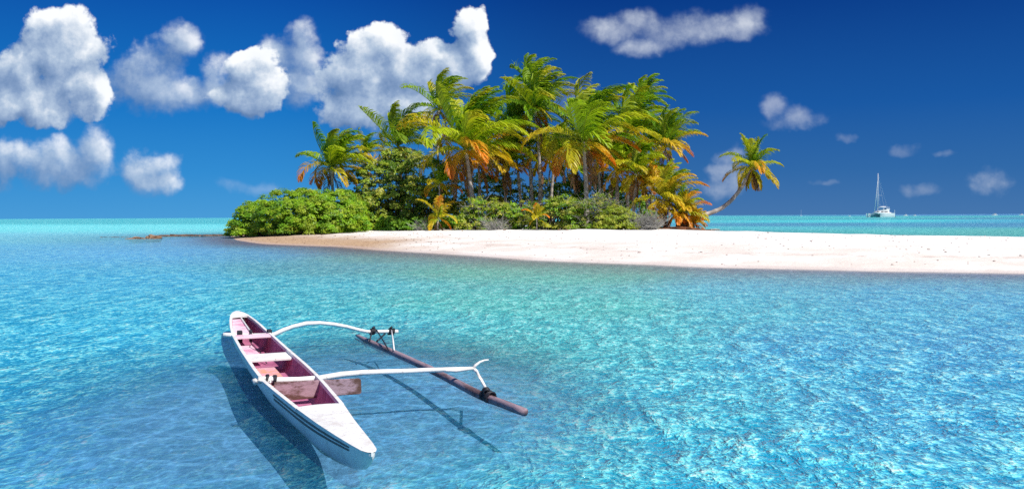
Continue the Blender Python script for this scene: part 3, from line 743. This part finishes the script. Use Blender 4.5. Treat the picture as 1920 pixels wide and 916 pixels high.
def palm(heart_px, base_x, Y, Rpx, label, nf=24, green=0.6, yellow=0.25, wind=0.55, trunk=True, base=None, tw_=0.17, spear=True, up=1.0, dead=0.1, cat='palm tree', grp='coconut palms on the island', lo=-0.35, path=None, nuts=False, seed=None, hi=1.5, spread=None):
    random.seed(seed if seed is not None else int(heart_px[0] * 7 + heart_px[1] * 13))
    h = aty(*heart_px, Y); L0 = Rpx * Y / F * 1.12
    bx = aty(base_x, 420, Y).x; by = Y + random.uniform(-.6, .6)
    bz = th(bx, by) - .1
    if base is not None: bx, by, bz = base
    root = empty('palm_tree', (bx, by, bz), label, cat, grp)
    O = Vector((bx, by, bz)); hh_ = h - O
    # trunk
    if path is None:
        mid = [Vector((0, 0, 0))]
        bend = random.uniform(-.05, .05) * hh_.length
        for s in np.linspace(0, 1, 12)[1:]:
            e = s ** 1.25
            mid.append(Vector((hh_.x * e + bend * math.sin(math.pi * s), hh_.y * e + bend * .6 * math.sin(math.pi * s), hh_.z * s)))
    else: mid = [aty(x, y, Y) - O for x, y in path]; mid[0] = Vector((0, 0, 0))
    # ringed trunk: resample with slightly bulging leaf scars
    pts = []; rad = []; cols = []
    tot = len(mid) - 1; nr = max(14, int(hh_.length * 3.2))
    for k in range(nr + 1):
        x = k / nr * tot; i = min(int(x), tot - 1); p_ = mid[i].lerp(mid[i + 1], x - i); s = k / nr
        pts.append(p_); rad.append(tw_ * (1.15 - .42 * s + .55 * max(0, 1 - s * 9)) * (1 + (.07 if k % 2 else -.03)))
        v = random.uniform(.75, 1.15) * (1 if k % 2 else .75); cols.append((.52 * v, .46 * v, .42 * v))
    b_ = MB(); b_.tube(pts, rad, 8, col=cols); b_.build('trunk', M_bark, root, smooth=True)
    cr = MB(); dr = MB(); hl = hh_
    nf = int(nf * 1.08); green = min(1, green * 1.12)
    for k in range(nf):
        e = (k + .5) / nf                     # 0 top .. 1 bottom
        phi = k * 2.39996 + random.uniform(-.25, .25)
        if spread: phi = spread[0] + (phi % (2 * math.pi)) / (2 * math.pi) * (spread[1] - spread[0])
        th0 = (hi - (hi - lo) * e ** 1.5) + random.uniform(-.14, .14)
        L = L0 * (0.80 + .28 * math.sin(math.pi * (e * .8 + .15))) * (1 - .38 * max(0, e - .7) / .3) * random.uniform(.88, 1.08)
        r_ = random.random()
        if e < green: ca = random.choice(GREEN); cb = lerp3(ca, random.choice(YEL), random.choice((0, .15, .45, .8)) * (0.45 + e))
        elif e < green + yellow: ca = lerp3(random.choice(GREEN), random.choice(YEL), random.uniform(.2, .9)); cb = random.choice(YEL + YEL + ORG_[:2])
        else: ca = random.choice(YEL + YEL + ORG_[:1]); cb = random.choice(YEL + ORG_ + ORG_ + BRN[:1])
        frond(cr if e < green else dr, hl + Vector((0, 0, random.uniform(-.25, .15))), phi, th0, L, 0.42 + .25 * e + random.uniform(-.1, .15), wind * (1.25 - .45 * e), ca, cb, nl=int(26 + L * 3.4), curl=1.0)
    if spear:
        frond(cr, hl, random.uniform(-2, 0), 1.5, L0 * .75, .1, wind * .25, GREEN[2], GREEN[3], nl=22, lw=.35, curl=.2)
    for k in range(int(nf * dead)):
        phi = random.uniform(0, 6.28); frond(dr, hl + Vector((0, 0, -.3)), phi, -1.0, L0 * .65, .8, wind * .2, BRN[0], BRN[1], nl=22, lw=.8)
    cr.build('crown', M_frond, root)
    if dr.v: tag(dr.build('lower_fronds', M_frond, root), 'yellow and orange drooping older fronds')
    if nuts:
        nb = MB()
        for k in range(7):
            a_ = random.uniform(-3.1, .1); c0 = hl + Vector((math.cos(a_) * .3, math.sin(a_) * .3, -.2 + random.uniform(-.15, .1)))
            nb.tube([c0 + Vector((0, 0, z)) for z in (-.16, -.12, 0, .1, .15)], [.02, .1, .14, .09, .02], 8, col=(.5, .36, .08))
        nb.build('coconut', M_frond, root, smooth=True)
    return root


PALMS = [
    # heart, base x, Y, R, label, kwargs
    ((622, 315), 626, 90, 80, 'leftmost windswept palm behind the bright green bush, orange fronds hanging low', dict(green=.6, yellow=.18, nf=26, wind=.55)),
    ((684, 288), 690, 97, 42, 'small palm tuft with one yellow frond, between the leftmost palm and the next crown', dict(nf=12, green=.5, yellow=.4, tw_=.12)),
    ((746, 274), 752, 98, 82, 'palm rising behind the dark round tree with a bent yellow frond on its left', dict(nf=24, green=.72, yellow=.2)),
    ((823, 203), 838, 99, 72, 'tall thin palm with a dark brushy crown, highest on the left side of the grove', dict(nf=22, green=.7, yellow=.15, wind=.6)),
    ((873, 280), 889, 86, 124, 'broad windswept palm with big orange fronds, in the left centre of the grove', dict(nf=30, green=.6, yellow=.2, wind=.55, tw_=.22)),
    ((896, 300), 893, 95, 84, 'palm with orange skirt close behind the broad left centre palm', dict(nf=22, green=.3, yellow=.3)),
    ((995, 160), 1002, 97, 62, 'tallest palm of the grove with a ragged tip', dict(nf=18, green=.75, yellow=.1, dead=.2, wind=.6)),
    ((1003, 206), 1010, 93, 84, 'tall palm just below and in front of the tallest crown', dict(nf=24, green=.8, yellow=.15, wind=.6)),
    ((960, 250), 977, 98, 92, 'palm with bright green fronds to the left of the twin tall trunks', dict(nf=24, green=.6, yellow=.2, wind=.5)),
    ((948, 310), 952, 96, 72, 'low dark palm between trunks in the middle left', dict(nf=20, green=.65, yellow=.2)),
    ((1094, 266), 1101, 85, 118, 'broad windswept palm with a bare spear leaf, centre right of the grove', dict(nf=32, green=.65, yellow=.15, wind=.65, tw_=.22)),
    ((1043, 290), 1036, 94, 68, 'palm with drooping yellow fronds between the twin trunks and the broad right palm', dict(nf=22, green=.45, yellow=.4, dead=.2)),
    ((1204, 192), 1200, 99, 56, 'highest palm crown on the right side of the grove', dict(nf=20, green=.75, yellow=.2)),
    ((1180, 248), 1176, 95, 82, 'palm with a dense green crown under the highest right crown', dict(nf=26, green=.7, yellow=.2, wind=.7)),
    ((1220, 270), 1216, 97, 58, 'palm with yellow green crown wedged between right side crowns', dict(nf=18, green=.5, yellow=.3)),
    ((1247, 276), 1252, 91, 74, 'slender palm at the right edge of the grove with orange lower fronds', dict(nf=22, green=.42, yellow=.3, wind=.45, tw_=.12)),
    ((1156, 322), 1154, 89, 66, 'palm with a thick pale trunk and orange low fronds, right of centre', dict(nf=22, green=.35, yellow=.3, tw_=.22)),
    ((1192, 326), 1186, 86, 64, 'mid height palm with light green fronds above the dry bush', dict(nf=22, green=.55, yellow=.3)),
    ((1078, 310), 1076, 99, 66, 'shaded palm in the back between the two middle trunks', dict(nf=20, green=.7, yellow=.2)),
    ((1010, 300), 1012, 99, 62, 'palm with yellowing fronds low behind the twin trunks', dict(nf=20, green=.4, yellow=.4)),
    ((1120, 300), 1124, 97, 70, 'palm with brown and orange fronds in the back right of the broad palm', dict(nf=20, green=.4, yellow=.25)),
    ((1247, 374), 1224, 83, 72, 'low leaning palm with a glowing orange crown at the right end of the grove', dict(nf=26, green=.2, yellow=.45, tw_=.24, wind=.5, lo=-.9)),
    ((1210, 352), 1214, 88, 56, 'short palm with orange brown fronds beside the leaning orange palm', dict(nf=20, green=.15, yellow=.35)),
    ((1278, 400), 1276, 82, 50, 'short bushy palm with yellow and rust fronds touching the sand', dict(nf=26, green=.3, yellow=.4, trunk=True, tw_=.16, wind=.3, lo=-.6, dead=.5)),
    ((1300, 420), 1300, 83.5, 32, 'low orange palm sprout beside the foot of the leaning trunk', dict(nf=14, green=.1, yellow=.4, tw_=.12, wind=.3, dead=.3)),
    ((824, 345), 830, 86, 42, 'small yellow green palm in front of a dark thicket', dict(nf=12, green=.5, yellow=.3, tw_=.09)),
    ((822, 408), 822, 82, 44, 'low arching golden palm with one dead brown frond near the vine hedge', dict(nf=9, green=.1, yellow=.8, tw_=.09, dead=.3, wind=.1)),
    ((1006, 408), 1006, 79, 26, 'tiny yellow palm sprout at the edge of the bushes', dict(nf=10, green=.0, yellow=1.0, tw_=.05, wind=.1, dead=0)),
]
for hpx, bx_, Y_, R_, lab, kw in PALMS: palm(hpx, bx_, Y_, R_, lab, **kw)
YL = 84
pb = aty(1280, 423, YL)
palm((1411, 312), 1280, YL, 56, 'lone palm leaning far out to the right over the water on a curved bare trunk', nf=25, green=.45, yellow=.45, wind=.12, tw_=.20, path=[(1276, 424), (1290, 416), (1307, 407), (1330, 400), (1352, 391), (1370, 377), (1383, 362), (1394, 346), (1402, 330), (1411, 314)], base=(pb.x, YL, th(pb.x, YL) - .1), nuts=True, lo=-1.15, dead=.15, spear=False, seed=5, grp='coconut palms on the island')

# ------------------------------------------------------------------ bushes and broadleaf trees
def leaf_quads(c, nrm, size, asp=0.5):
    n = len(c)
    r = rng.normal(size=(n, 3)); nrm = nrm / np.linalg.norm(nrm, axis=1, keepdims=True)
    u = np.cross(nrm, r); u /= np.linalg.norm(u, axis=1, keepdims=True) + 1e-9; v = np.cross(nrm, u)
    s = size[:, None]
    return np.stack([c - u * s, c - v * s * asp + nrm * s * .12, c + u * s, c + v * s * asp + nrm * s * .12], 1)


def bush(name, label, cat, lobes, ntuft, tuft_r, per, lsize, cols, Y0, grp=None, twigs=0.0, trunkh=None, flatbase=True, rag=1.0):
    """lobes: (px, py_top, py_base, half width px, Y, depth m)"""
    L = []
    for (px, yt, yb, hw, Y, dep) in lobes:
        top = aty(px, yt, Y); bot = aty(px, yb, Y); gz = th(top.x, Y)
        z0 = gz if flatbase else bot.z
        L.append((np.array([top.x, Y, z0]), hw * Y / F, dep, top.z - z0))
    base = L[0][0]
    root = empty(name, tuple(base), label, cat, grp)
    ar = np.array([l[1] * l[3] for l in L]); ar /= ar.sum()
    cs, ns, sz, cl = [], [], [], []; tips = []
    for k in range(ntuft):
        li = rng.choice(len(L), p=ar); c0, rx, ry, rz = L[li]
        d = rng.normal(size=3); d /= np.linalg.norm(d); d[1] = -abs(d[1]) * 1.0 if rng.random() < .75 else d[1]; d[2] = abs(d[2]) * .95 + .02
        d = d / (np.abs(d) ** 2.7).sum() ** (1 / 2.7)
        rr = rng.uniform(.84, 1.0) if rng.random() < .8 else rng.uniform(.45, .85)
        p = c0 + d * np.array([rx, ry, rz]) * rr
        wob = mnoise.noise(Vector(p) * .55) * .14 + mnoise.noise(Vector(p) * 1.3) * .08
        p = p + d * wob * min(rx, rz) * 1.2 * rag
        if rag > 1.5 and mnoise.noise(Vector(p) * .9 + Vector((7, 3, 1))) > .22: continue
        g_ = th(p[0], p[1]); p[2] = max(p[2], g_ + tuft_r * .25)
        n = int(per * rng.uniform(.6, 1.4)); tr = tuft_r * rng.uniform(.6, 1.3)
        q_ = rng.normal(size=(n, 3)); q_ /= np.linalg.norm(q_, axis=1, keepdims=True); q_[:, 2] = np.abs(q_[:, 2]) * .9 - .15
        P_ = p + q_ * tr * rng.uniform(.45, 1.0, (n, 1)); P_[:, 2] = np.maximum(P_[:, 2], g_ + .03)
        cs.append(P_); ns.append(q_ * .7 + d * .5 + np.array([0, 0, .35]) + rng.normal(size=(n, 3)) * .4 + np.array([.2, -.3, .15]))
        sz.append(lsize * rng.uniform(.6, 1.25, n)); c_ = np.array(cols[rng.integers(len(cols))]) * rng.uniform(.75, 1.2)
        cl.append(c_ * rng.uniform(.75, 1.25, (n, 1)) * np.ones((1, 3))); tips.append(p)
    V = leaf_quads(np.concatenate(cs), np.concatenate(ns), np.concatenate(sz)) - base
    quads_np('foliage', V, np.concatenate(cl), M_leaf, root)
    # branches
    b_ = MB(); nb = max(14, ntuft // 7)
    for k in range(nb):
        t_ = tips[int(rng.integers(len(tips)))]; li = int(rng.integers(len(L))); c0, rx, ry, rz = L[li]
        if abs(t_[0] - c0[0]) > rx * 1.1: continue
        s0 = Vector((c0[0] + rng.uniform(-.5, .5) * rx * .6, c0[1] + rng.uniform(-.3, .3) * ry, 0)); s0.z = th(s0.x, s0.y) - .1
        t_ = Vector(t_); mid = s0.lerp(t_, .5) + Vector(rng.normal(size=3)) * .25
        b_.tube([s0 - Vector(base), mid - Vector(base), t_ - Vector(base)], [.07 + .015 * rz, .045, .012], 5)
    b_.build('branches', M_branch, root, smooth=True)
    if twigs:
        b_ = MB()
        for k in range(int(twigs)):
            t_ = Vector(tips[int(rng.integers(len(tips)))]) - Vector(base); d = Vector((rng.normal(), rng.normal() * .6 - .5, abs(rng.normal()) * .8)).normalized() * rng.uniform(.4, 1.1)
            k_ = Vector(rng.normal(size=3)) * .12
            b_.tube([t_ - d * .3, t_ + d * .4 + k_, t_ + d + k_ * 2], [.022, .015, .006], 4)
        tag(b_.build('bare_twigs', M_twig, root), kind='stuff')
    return root


BRIGHT = [(0.24, 0.43, 0.018), (0.31, 0.48, 0.022), (0.16, 0.34, 0.018), (0.36, 0.47, 0.03)]
DARK = [(0.12, 0.23, 0.02), (0.19, 0.32, 0.03), (0.30, 0.41, 0.04), (0.44, 0.47, 0.07)]
MIDG = [(0.20, 0.40, 0.025), (0.27, 0.46, 0.03), (0.13, 0.29, 0.02)]
OLIVE = [(0.23, 0.33, 0.035), (0.31, 0.38, 0.05), (0.17, 0.27, 0.03), (0.40, 0.40, 0.07)]
YG = [(0.36, 0.44, 0.035), (0.28, 0.38, 0.03), (0.46, 0.48, 0.06)]
G2 = 'bushes along the beach edge'
bush('mangrove_bush', 'big rounded bright green bush at the left tip of the island', 'bush',
     [(560, 357, 446, 78, 86, 4.2), (490, 378, 444, 50, 88, 3.4), (462, 400, 443, 30, 90, 2.6), (625, 358, 440, 70, 88, 4.4), (665, 378, 436, 50, 90, 3.6), (600, 372, 444, 90, 83, 3.0)],
     1300, .5, 84, .11, BRIGHT, 86, G2, rag=.6)
bush('sea_grape_tree', 'dark round broadleaf tree rising behind the bright green bush', 'tree',
     [(750, 278, 425, 92, 94, 4.5), (702, 303, 425, 58, 93, 3.8), (800, 284, 425, 62, 92, 4.0), (765, 340, 425, 100, 90, 2.6), (740, 275, 380, 40, 94, 3)],
     1100, .55, 48, .15, DARK + OLIVE + YG, 97, 'broadleaf trees among the palms', twigs=160, rag=1.9)
bush('vine_hedge', 'low green leafy vine hedge lying on the sand behind the golden palm', 'hedge',
     [(740, 405, 427, 34, 87, 1.6), (785, 411, 427, 36, 86, 1.4), (848, 406, 427, 34, 85.5, 1.6), (880, 394, 427, 22, 85, 1.8)], 260, .32, 40, .11, MIDG, 91, G2)
bush('twiggy_bush', 'green bush laced with bare grey twigs below the broad left centre palm', 'bush',
     [(925, 374, 427, 50, 84, 2.6), (892, 388, 427, 36, 83, 2.0), (968, 382, 428, 38, 83, 2.2)], 340, .42, 38, .12, MIDG + YG, 84, G2, twigs=260, rag=2.6)
bush('olive_bush', 'olive green bush under the twin tall palms', 'bush',
     [(1045, 375, 430, 48, 81.5, 2.4), (1085, 370, 431, 46, 81, 2.4), (1018, 390, 429, 30, 81, 1.8)], 380, .42, 44, .10, OLIVE + MIDG + YG, 81.5, G2, twigs=120, rag=2.6)
bush('grey_green_bush', 'grey green dry bush between the olive bush and the yellow green one', 'bush',
     [(1122, 374, 432, 36, 80, 2.0), (1148, 382, 432, 32, 79.5, 1.8)], 190, .36, 30, .09, OLIVE, 82, G2, twigs=320, rag=2.6)
bush('yellow_green_bush', 'compact yellow green bush at the edge of the white sand, right of centre', 'bush',
     [(1160, 386, 433, 32, 78, 1.6), (1135, 402, 433, 24, 78, 1.4), (1182, 404, 434, 18, 78, 1.2)], 210, .34, 44, .085, YG, 78, G2)
bush('dark_thicket', 'dark green thicket in the gap behind the left centre trunks', 'bush',
     [(860, 340, 425, 50, 101, 2.5), (915, 325, 425, 50, 102, 2.5), (965, 330, 425, 50, 101, 2.5), (1015, 338, 425, 45, 102, 2.5)], 520, .65, 40, .16, DARK, 101, 'broadleaf trees among the palms')
bush('leafy_tree', 'bright leafy tree seen between trunks in the right centre of the grove', 'tree',
     [(1120, 325, 425, 44, 100, 2.4), (1065, 335, 425, 40, 101, 2.4), (1170, 338, 425, 44, 99, 2.4)], 480, .6, 40, .16, MIDG, 100, 'broadleaf trees among the palms')
bush('green_shrub', 'small fresh green shrub under the leaning orange palm', 'bush', [(1215, 395, 428, 20, 81, 1.0)], 50, .3, 34, .10, MIDG, 81, G2)


def dead_shrub(label, px, py, hw, Y, n):
    random.seed(int(px)); b0 = aty(px, py, Y); b0.z = th(b0.x, Y); root = empty('dead_shrub', b0, label, 'dead shrub', 'dry grey shrubs')
    b_ = MB(); w_ = hw * Y / F
    for k in range(n):
        s = Vector((random.uniform(-.6, .6) * w_, random.uniform(-.4, .4), 0)); d = Vector((random.gauss(0, .6), random.gauss(-.2, .4), abs(random.gauss(.7, .4)) + .1)).normalized()
        L_ = random.uniform(.5, 1.5) * w_ * .9; m1_ = s + d * L_ * .5 + Vector((random.gauss(0, .08), random.gauss(0, .08), 0)); e = m1_ + (d + Vector((random.gauss(0, .5), random.gauss(0, .3), -.2))).normalized() * L_ * .5
        b_.tube([s, m1_, e], [.03, .018, .007], 4)
        for j in range(2):
            e2 = m1_ + Vector((random.gauss(0, .3), random.gauss(-.1, .2), random.gauss(.2, .2))); b_.tube([m1_, e2], [.013, .005], 3)
    b_.build('twigs', M_twig, root); return root
dead_shrub('tangle of bare grey twigs beside the yellow green bush', 1208, 433, 36, 77.5, 300)
dead_shrub('brown dead twigs above the twiggy bush', 928, 396, 26, 80.5, 70)
dead_shrub('pale bare branches beside the golden palm', 792, 412, 24, 83, 40)

# ------------------------------------------------------------------ beach litter, driftwood, rocks
M_rock = weather('reef_rock', (0.34, 0.20, 0.12), (0.20, 0.11, 0.06), (0.48, 0.34, 0.22), 0.95, 2.0)


def rock(label, px, py, hw, hpx, Y, name='reef_rock', m_=None, grp=None):
    random.seed(int(px * 3 + py)); b0 = aty(px, py, Y); z0 = max(th(b0.x, Y), -.12); w_ = hw * Y / F; h_ = hpx * Y / F
    import bmesh
    bm = bmesh.new(); bmesh.ops.create_icosphere(bm, subdivisions=4, radius=1)
    for v in bm.verts:
        n_ = mnoise.fractal(v.co * 1.6 + Vector((px, py, 0)), .8, 2.2, 5) * .38 + mnoise.cell(v.co * 3 + Vector((px, 0, 0))) * .12
        v.co *= 1 + n_; v.co.x *= w_; v.co.y *= w_ * .6; v.co.z = v.co.z * h_ * .9 + h_ * .1
    me = bpy.data.meshes.new(name); bm.to_mesh(me); bm.free(); me.materials.append(m_ or M_rock)
    o = bpy.data.objects.new(name, me); C.objects.link(o); o.location = (b0.x, Y, z0); return tag(o, label, 'rock', grp)


YR = atz(280, 447.5, 0).y
rock('brown coral rock standing out of the shallows, left of the island', 287, 447, 15, 9, YR, grp='reef rocks in the shallows')
rock('flat brown coral rock beside the taller reef rock', 257, 446, 18, 5.5, YR, grp='reef rocks in the shallows')


def rubble(name, label, n, fn, m_, cat=None):
    V, Fc, Cc = [], [], []
    for k in range(n):
        (x, y, z, s, col) = fn(k); i0 = len(V)
        a = rng.normal(size=(8, 3)) * .12
        for j in range(8):
            c_ = np.array([(j & 1) - .5, ((j >> 1) & 1) - .5, ((j >> 2) & 1) - .5]) + a[j]
            V.append((x + c_[0] * s[0], y + c_[1] * s[1], z + c_[2] * s[2])); Cc.append(col)
        for q_ in ((0, 2, 3, 1), (4, 5, 7, 6), (0, 1, 5, 4), (2, 6, 7, 3), (0, 4, 6, 2), (1, 3, 7, 5)): Fc.append(tuple(i0 + j for j in q_))
    return tag(mesh_obj(name, V, Fc, Cc, m_), label, cat, kind='stuff')


M_rub = simple('rubble', (1, 1, 1), 0.95, 0.3, 6, tint=True)
def f_reef(k):
    px = rng.uniform(300, 440) if rng.random() < .93 else rng.uniform(190, 240)
    p_ = atz(px, 443.2 - (px - 290) * .012 - (0.3 if px > 240 else 0), 0.02); Y = p_.y + rng.normal() * .35; s = abs(rng.normal()) * .09 + .06
    if px < 240: s *= .55
    v = rng.uniform(.5, 1.2)
    return (p_.x, Y, .0 + s * .1, (s * 2.2, s, s * .8), (.26 * v, .16 * v, .11 * v))
rubble('reef_rubble', 'low dark line of coral rubble running out from the island tip', 700, f_reef, M_rub, 'rubble')
def f_beach(k):
    while True:
        if rng.random() < .6: px, Y = rng.uniform(440, 860), rng.uniform(46, 92)
        else: px, Y = rng.uniform(800, 1920), rng.uniform(30, 80)
        x = aty(px, 0, Y).x; z = th(x, Y)
        if z > .05 and (px > 860 or z < .62): break
    s = abs(rng.normal()) * .02 + .012; v = rng.uniform(.5, 1.3)
    c_ = (.36 * v, .24 * v, .17 * v) if px < 860 else (.46 * v, .36 * v, .33 * v)
    return (x, Y, z + s * .2, (s * 1.6, s * 1.4, s), c_)
rubble('beach_pebbles', 'brown and grey coral pebbles strewn over the white beach', 1000, f_beach, M_rub, 'pebbles')
def f_lit(k):
    px = rng.uniform(1225, 1345); Y = rng.uniform(79.5, 85); x = aty(px, 0, Y).x; z = th(x, Y); v = rng.uniform(.5, 1.3)
    return (x, Y, z + rng.uniform(.02, .3) * max(0, 1 - abs(px - 1280) / 70), (rng.uniform(.2, .8), .08, .05), (.26 * v, .11 * v, .05 * v))
rubble('palm_litter', 'brown fallen palm litter under the short palms at the right end', 420, f_lit, M_rub, 'litter')
def drift(label, pts, Y, r):
    w_ = [aty(x, y, Y) for x, y in pts]
    for p_ in w_: p_.z = max(p_.z, th(p_.x, Y) + r * .8)
    b_ = MB(); o0 = w_[0].copy(); b_.tube([p_ - o0 for p_ in w_], [r, r * .8, r * .5][:len(pts)], 7, jit=.1); o = b_.build('driftwood', M_twig); o.location = o0; return tag(o, label, 'driftwood')
drift('pale driftwood branch leaning beside the leaning orange palm foot', [(1222, 432), (1235, 425), (1246, 418)], 79, .09)
drift('dark driftwood piece on the sand right of the rust palm litter', [(1332, 431), (1342, 430), (1350, 430.5)], 80, .10)
STN = [(867, 432.5, 'small dark stone alone on the upper sand near the vine hedge'), (946, 432, 'dark stone on the upper sand below the twiggy bush'), (1048, 431, 'small grey stone on the sand below the olive bush'), (1063, 431.5, 'smallest stone on the upper sand, right of the grey stone below the olive bush')]
for x, y, l in STN: rock(l, x, y, 2.6, 1.6, 78, 'beach_stone', None, 'stones on the upper sand')

# ------------------------------------------------------------------ catamaran and far boats
M_gel = simple('white_gelcoat', (0.84, 0.84, 0.83), 0.3, 0.05)
M_glass = simple('dark_glass', (0.02, 0.025, 0.03), 0.15)
M_sail = simple('furled_sail', (0.72, 0.74, 0.76), 0.8)
M_teal = simple('teal_reflection', (0.03, 0.25, 0.24), 0.5)
YC = 640.0; cpos = atz(1650, 406.6, 0); cpos = Vector((aty(1650, 406, YC).x, YC, 0)); S = YC / F      # metres per photo pixel there
cat = empty('catamaran', cpos, 'white sailing catamaran with bare mast moored on the turquoise lagoon', 'sailboat')
def X(px): return (px - 1650) * S
def hullmesh(name, x0, x1, y0, wd, fb, mt=M_gel):
    b_ = MB(); rows = []
    for t in np.linspace(0, 1, 13):
        x = x0 + (x1 - x0) * t; w2 = wd / 2 * min(1, (t * 3.2) ** .6 + .05); r = []
        for (f, zz_) in ((1, fb + .25 * (1 - t)), (.95, fb * .45), (.75, .1), (.3, -.3)):
            r.append((f * w2, zz_))
        rows.append([b_.vert((x, y0 - a, z)) for a, z in r] + [b_.vert((x, y0 + a, z)) for a, z in r[::-1]])
    for i in range(12):
        for k in range(7): b_.quad(rows[i][k], rows[i][k + 1], rows[i + 1][k + 1], rows[i + 1][k])
        b_.quad(rows[i][7], rows[i][0], rows[i + 1][0], rows[i + 1][7])
    b_.f.append(tuple(rows[0])); b_.f.append(tuple(rows[-1][::-1]))
    return b_.build(name, mt, cat)
hullmesh('hull', X(1646), X(1672.5), -4.0, 2.0, 2.9); hullmesh('hull', X(1628), X(1664), 4.0, 2.0, 2.6)
b_ = MB(); b_.box((X(1654), 0, 3.0), (S * 26, 8.0, .9)); b_.box((X(1634.5), -0.2, 2.1), (.35, 7.6, .35)); b_.build('bridge_deck', M_gel, cat, bevel=.15)
# coach house with raked front
b_ = MB(); pr_ = [(X(1640), 3.3), (X(1644), 4.3), (X(1650), 5.0), (X(1664), 5.1), (X(1665), 3.3)]
for sy in (-3.2, 3.2):
    for (x, z) in pr_: b_.vert((x, sy * (1 if z < 4 else .9), z))
b_.f.append((0, 1, 2, 3, 4)); b_.f.append((9, 8, 7, 6, 5))
for k in range(5): b_.quad(k, k + 5, (k + 1) % 5 + 5, (k + 1) % 5)
cab = b_.build('cabin', M_gel, cat, bevel=.1)
for xa, xb in ((1640.8, 1645.5), (1648.5, 1653.5), (1655, 1661)):
    b_ = MB(); b_.box((X((xa + xb) / 2), -3.17, 4.02), (S * (xb - xa), .1, .55)); wn_ = b_.build('window', M_glass, cab)
b_ = MB(); b_.box((X(1659.5), 0, 5.5), (S * 12, 5.6, .9)); fb_ = b_.build('flybridge', M_gel, cat, bevel=.15)
b_ = MB(); b_.box((X(1659), 0, 7.0), (S * 13, 5.0, .22)); b_.build('bimini_roof', M_gel, cat, bevel=.08)
for px_ in (1653.5, 1664.5):
    b_ = MB(); b_.tube([(X(px_), -2.3, 5.9), (X(px_), -2.3, 7.0)], .08, 6); b_.build('post', M_gel, cat)
b_ = MB(); b_.box((X(1657), -2.85, 5.75), (S * 4, .1, .5)); b_.build('windscreen', M_glass, cat)
zt = 2 + (403 - 326) * S
b_ = MB(); b_.tube([(X(1646), 0, 4.5), (X(1646.2), 0, 14), (X(1646.8), 0, zt)], [.26, .24, .16], 8); b_.build('mast', M_gel, cat, smooth=True)
b_ = MB(); b_.tube([(X(1639.5), 0, 3.4), (X(1643), 0, 15), (X(1646.2), 0, zt - 5)], [.22, .24, .07], 8); b_.build('furled_jib', M_sail, cat, smooth=True)
b_ = MB(); b_.tube([(X(1646.6), 0, 6.9), (X(1652), 0, 7.5), (X(1661), 0, 7.6)], [.2, .32, .25], 8); b_.build('boom', M_sail, cat, smooth=True)
b_ = MB(); b_.box((X(1650.5), 0, 15.8), (3.2, .12, .12)); b_.build('spreader', M_gel, cat)
for (xa, ya) in ((1655, -4), (1655, 4), (1666, 0)):
    b_ = MB(); b_.tube([(X(xa), ya, 3.4), (X(1646.8), 0, zt - 1)], .035, 4); b_.build('shroud', M_sail, cat)
b_ = MB(); b_.tube([(X(1673), -4, 2.6), (X(1673), -4, 5.4)], .1, 5); b_.build('stern_post', M_gel, cat)


def small_boat(label, px, Y, Lpx, cabin=True, mast=0, m_=M_gel, cat_='motorboat', nm='motorboat', grp='far white boats on the horizon', zoff=0):
    p_ = aty(px, 400, Y); s = Y / F; L_ = Lpx * s; o = empty(nm, (p_.x, Y, 0), label, cat_, grp)
    b_ = MB(); rows = []
    for t in np.linspace(0, 1, 9):
        w2 = L_ * .16 * min(1, (t * 2.6) ** .6 + .03); z = L_ * (.17 + .07 * (1 - t)); x = (t - .5) * L_
        rows.append([b_.vert((x, -w2, z)), b_.vert((x, -w2 * .7, 0)), b_.vert((x, w2 * .7, 0)), b_.vert((x, w2, z))])
    for i in range(8):
        for k in range(4): b_.quad(rows[i][k], rows[i][(k + 1) % 4], rows[i + 1][(k + 1) % 4], rows[i + 1][k])
    b_.f.append(tuple(rows[0])); b_.f.append(tuple(rows[-1][::-1])); b_.build('hull', m_, o)
    if cabin:
        b_ = MB(); b_.box((L_ * .05, 0, L_ * .27), (L_ * .38, L_ * .22, L_ * .16)); b_.build('cabin', M_gel, o, bevel=.1)
        b_ = MB(); b_.box((L_ * .02, -L_ * .112, L_ * .29), (L_ * .3, .06, L_ * .06)); b_.build('window', M_glass, o)
    if mast:
        b_ = MB(); b_.tube([(0, 0, L_ * .2), (0, 0, mast * s)], .14, 5); b_.build('mast', M_gel, o)
    return o
small_boat('small white motorboat on the horizon between the leaning palm and the catamaran', 1593, 900, 5)
small_boat('white motorboat just right of the catamaran on the horizon, left one of two', 1698, 1000, 9)
small_boat('white motorboat right of the catamaran on the horizon, right one of two', 1715, 1050, 7)
small_boat('white motorboat far out on the right part of the horizon', 1865, 1000, 11)
small_boat('white motorboat at the extreme right edge of the horizon', 1915, 1000, 9)
small_boat('tiny pale sailboat on the horizon right of the leaning palm', 1502, 1500, 5, False, 12, cat_='sailboat', nm='sailboat')
small_boat('dark teal boat shape added at the catamaran bow for the green water reflection', 1638, 615, 9, False, m_=M_teal, cat_='dinghy', nm='dinghy', grp=None)  # added teal shape stands for water light reflected under the bow
small_boat('small dinghy behind the catamaran stern', 1677, 650, 6, False, m_=simple('grey_tube', (.35, .36, .38), .6), cat_='dinghy', nm='dinghy', grp=None)
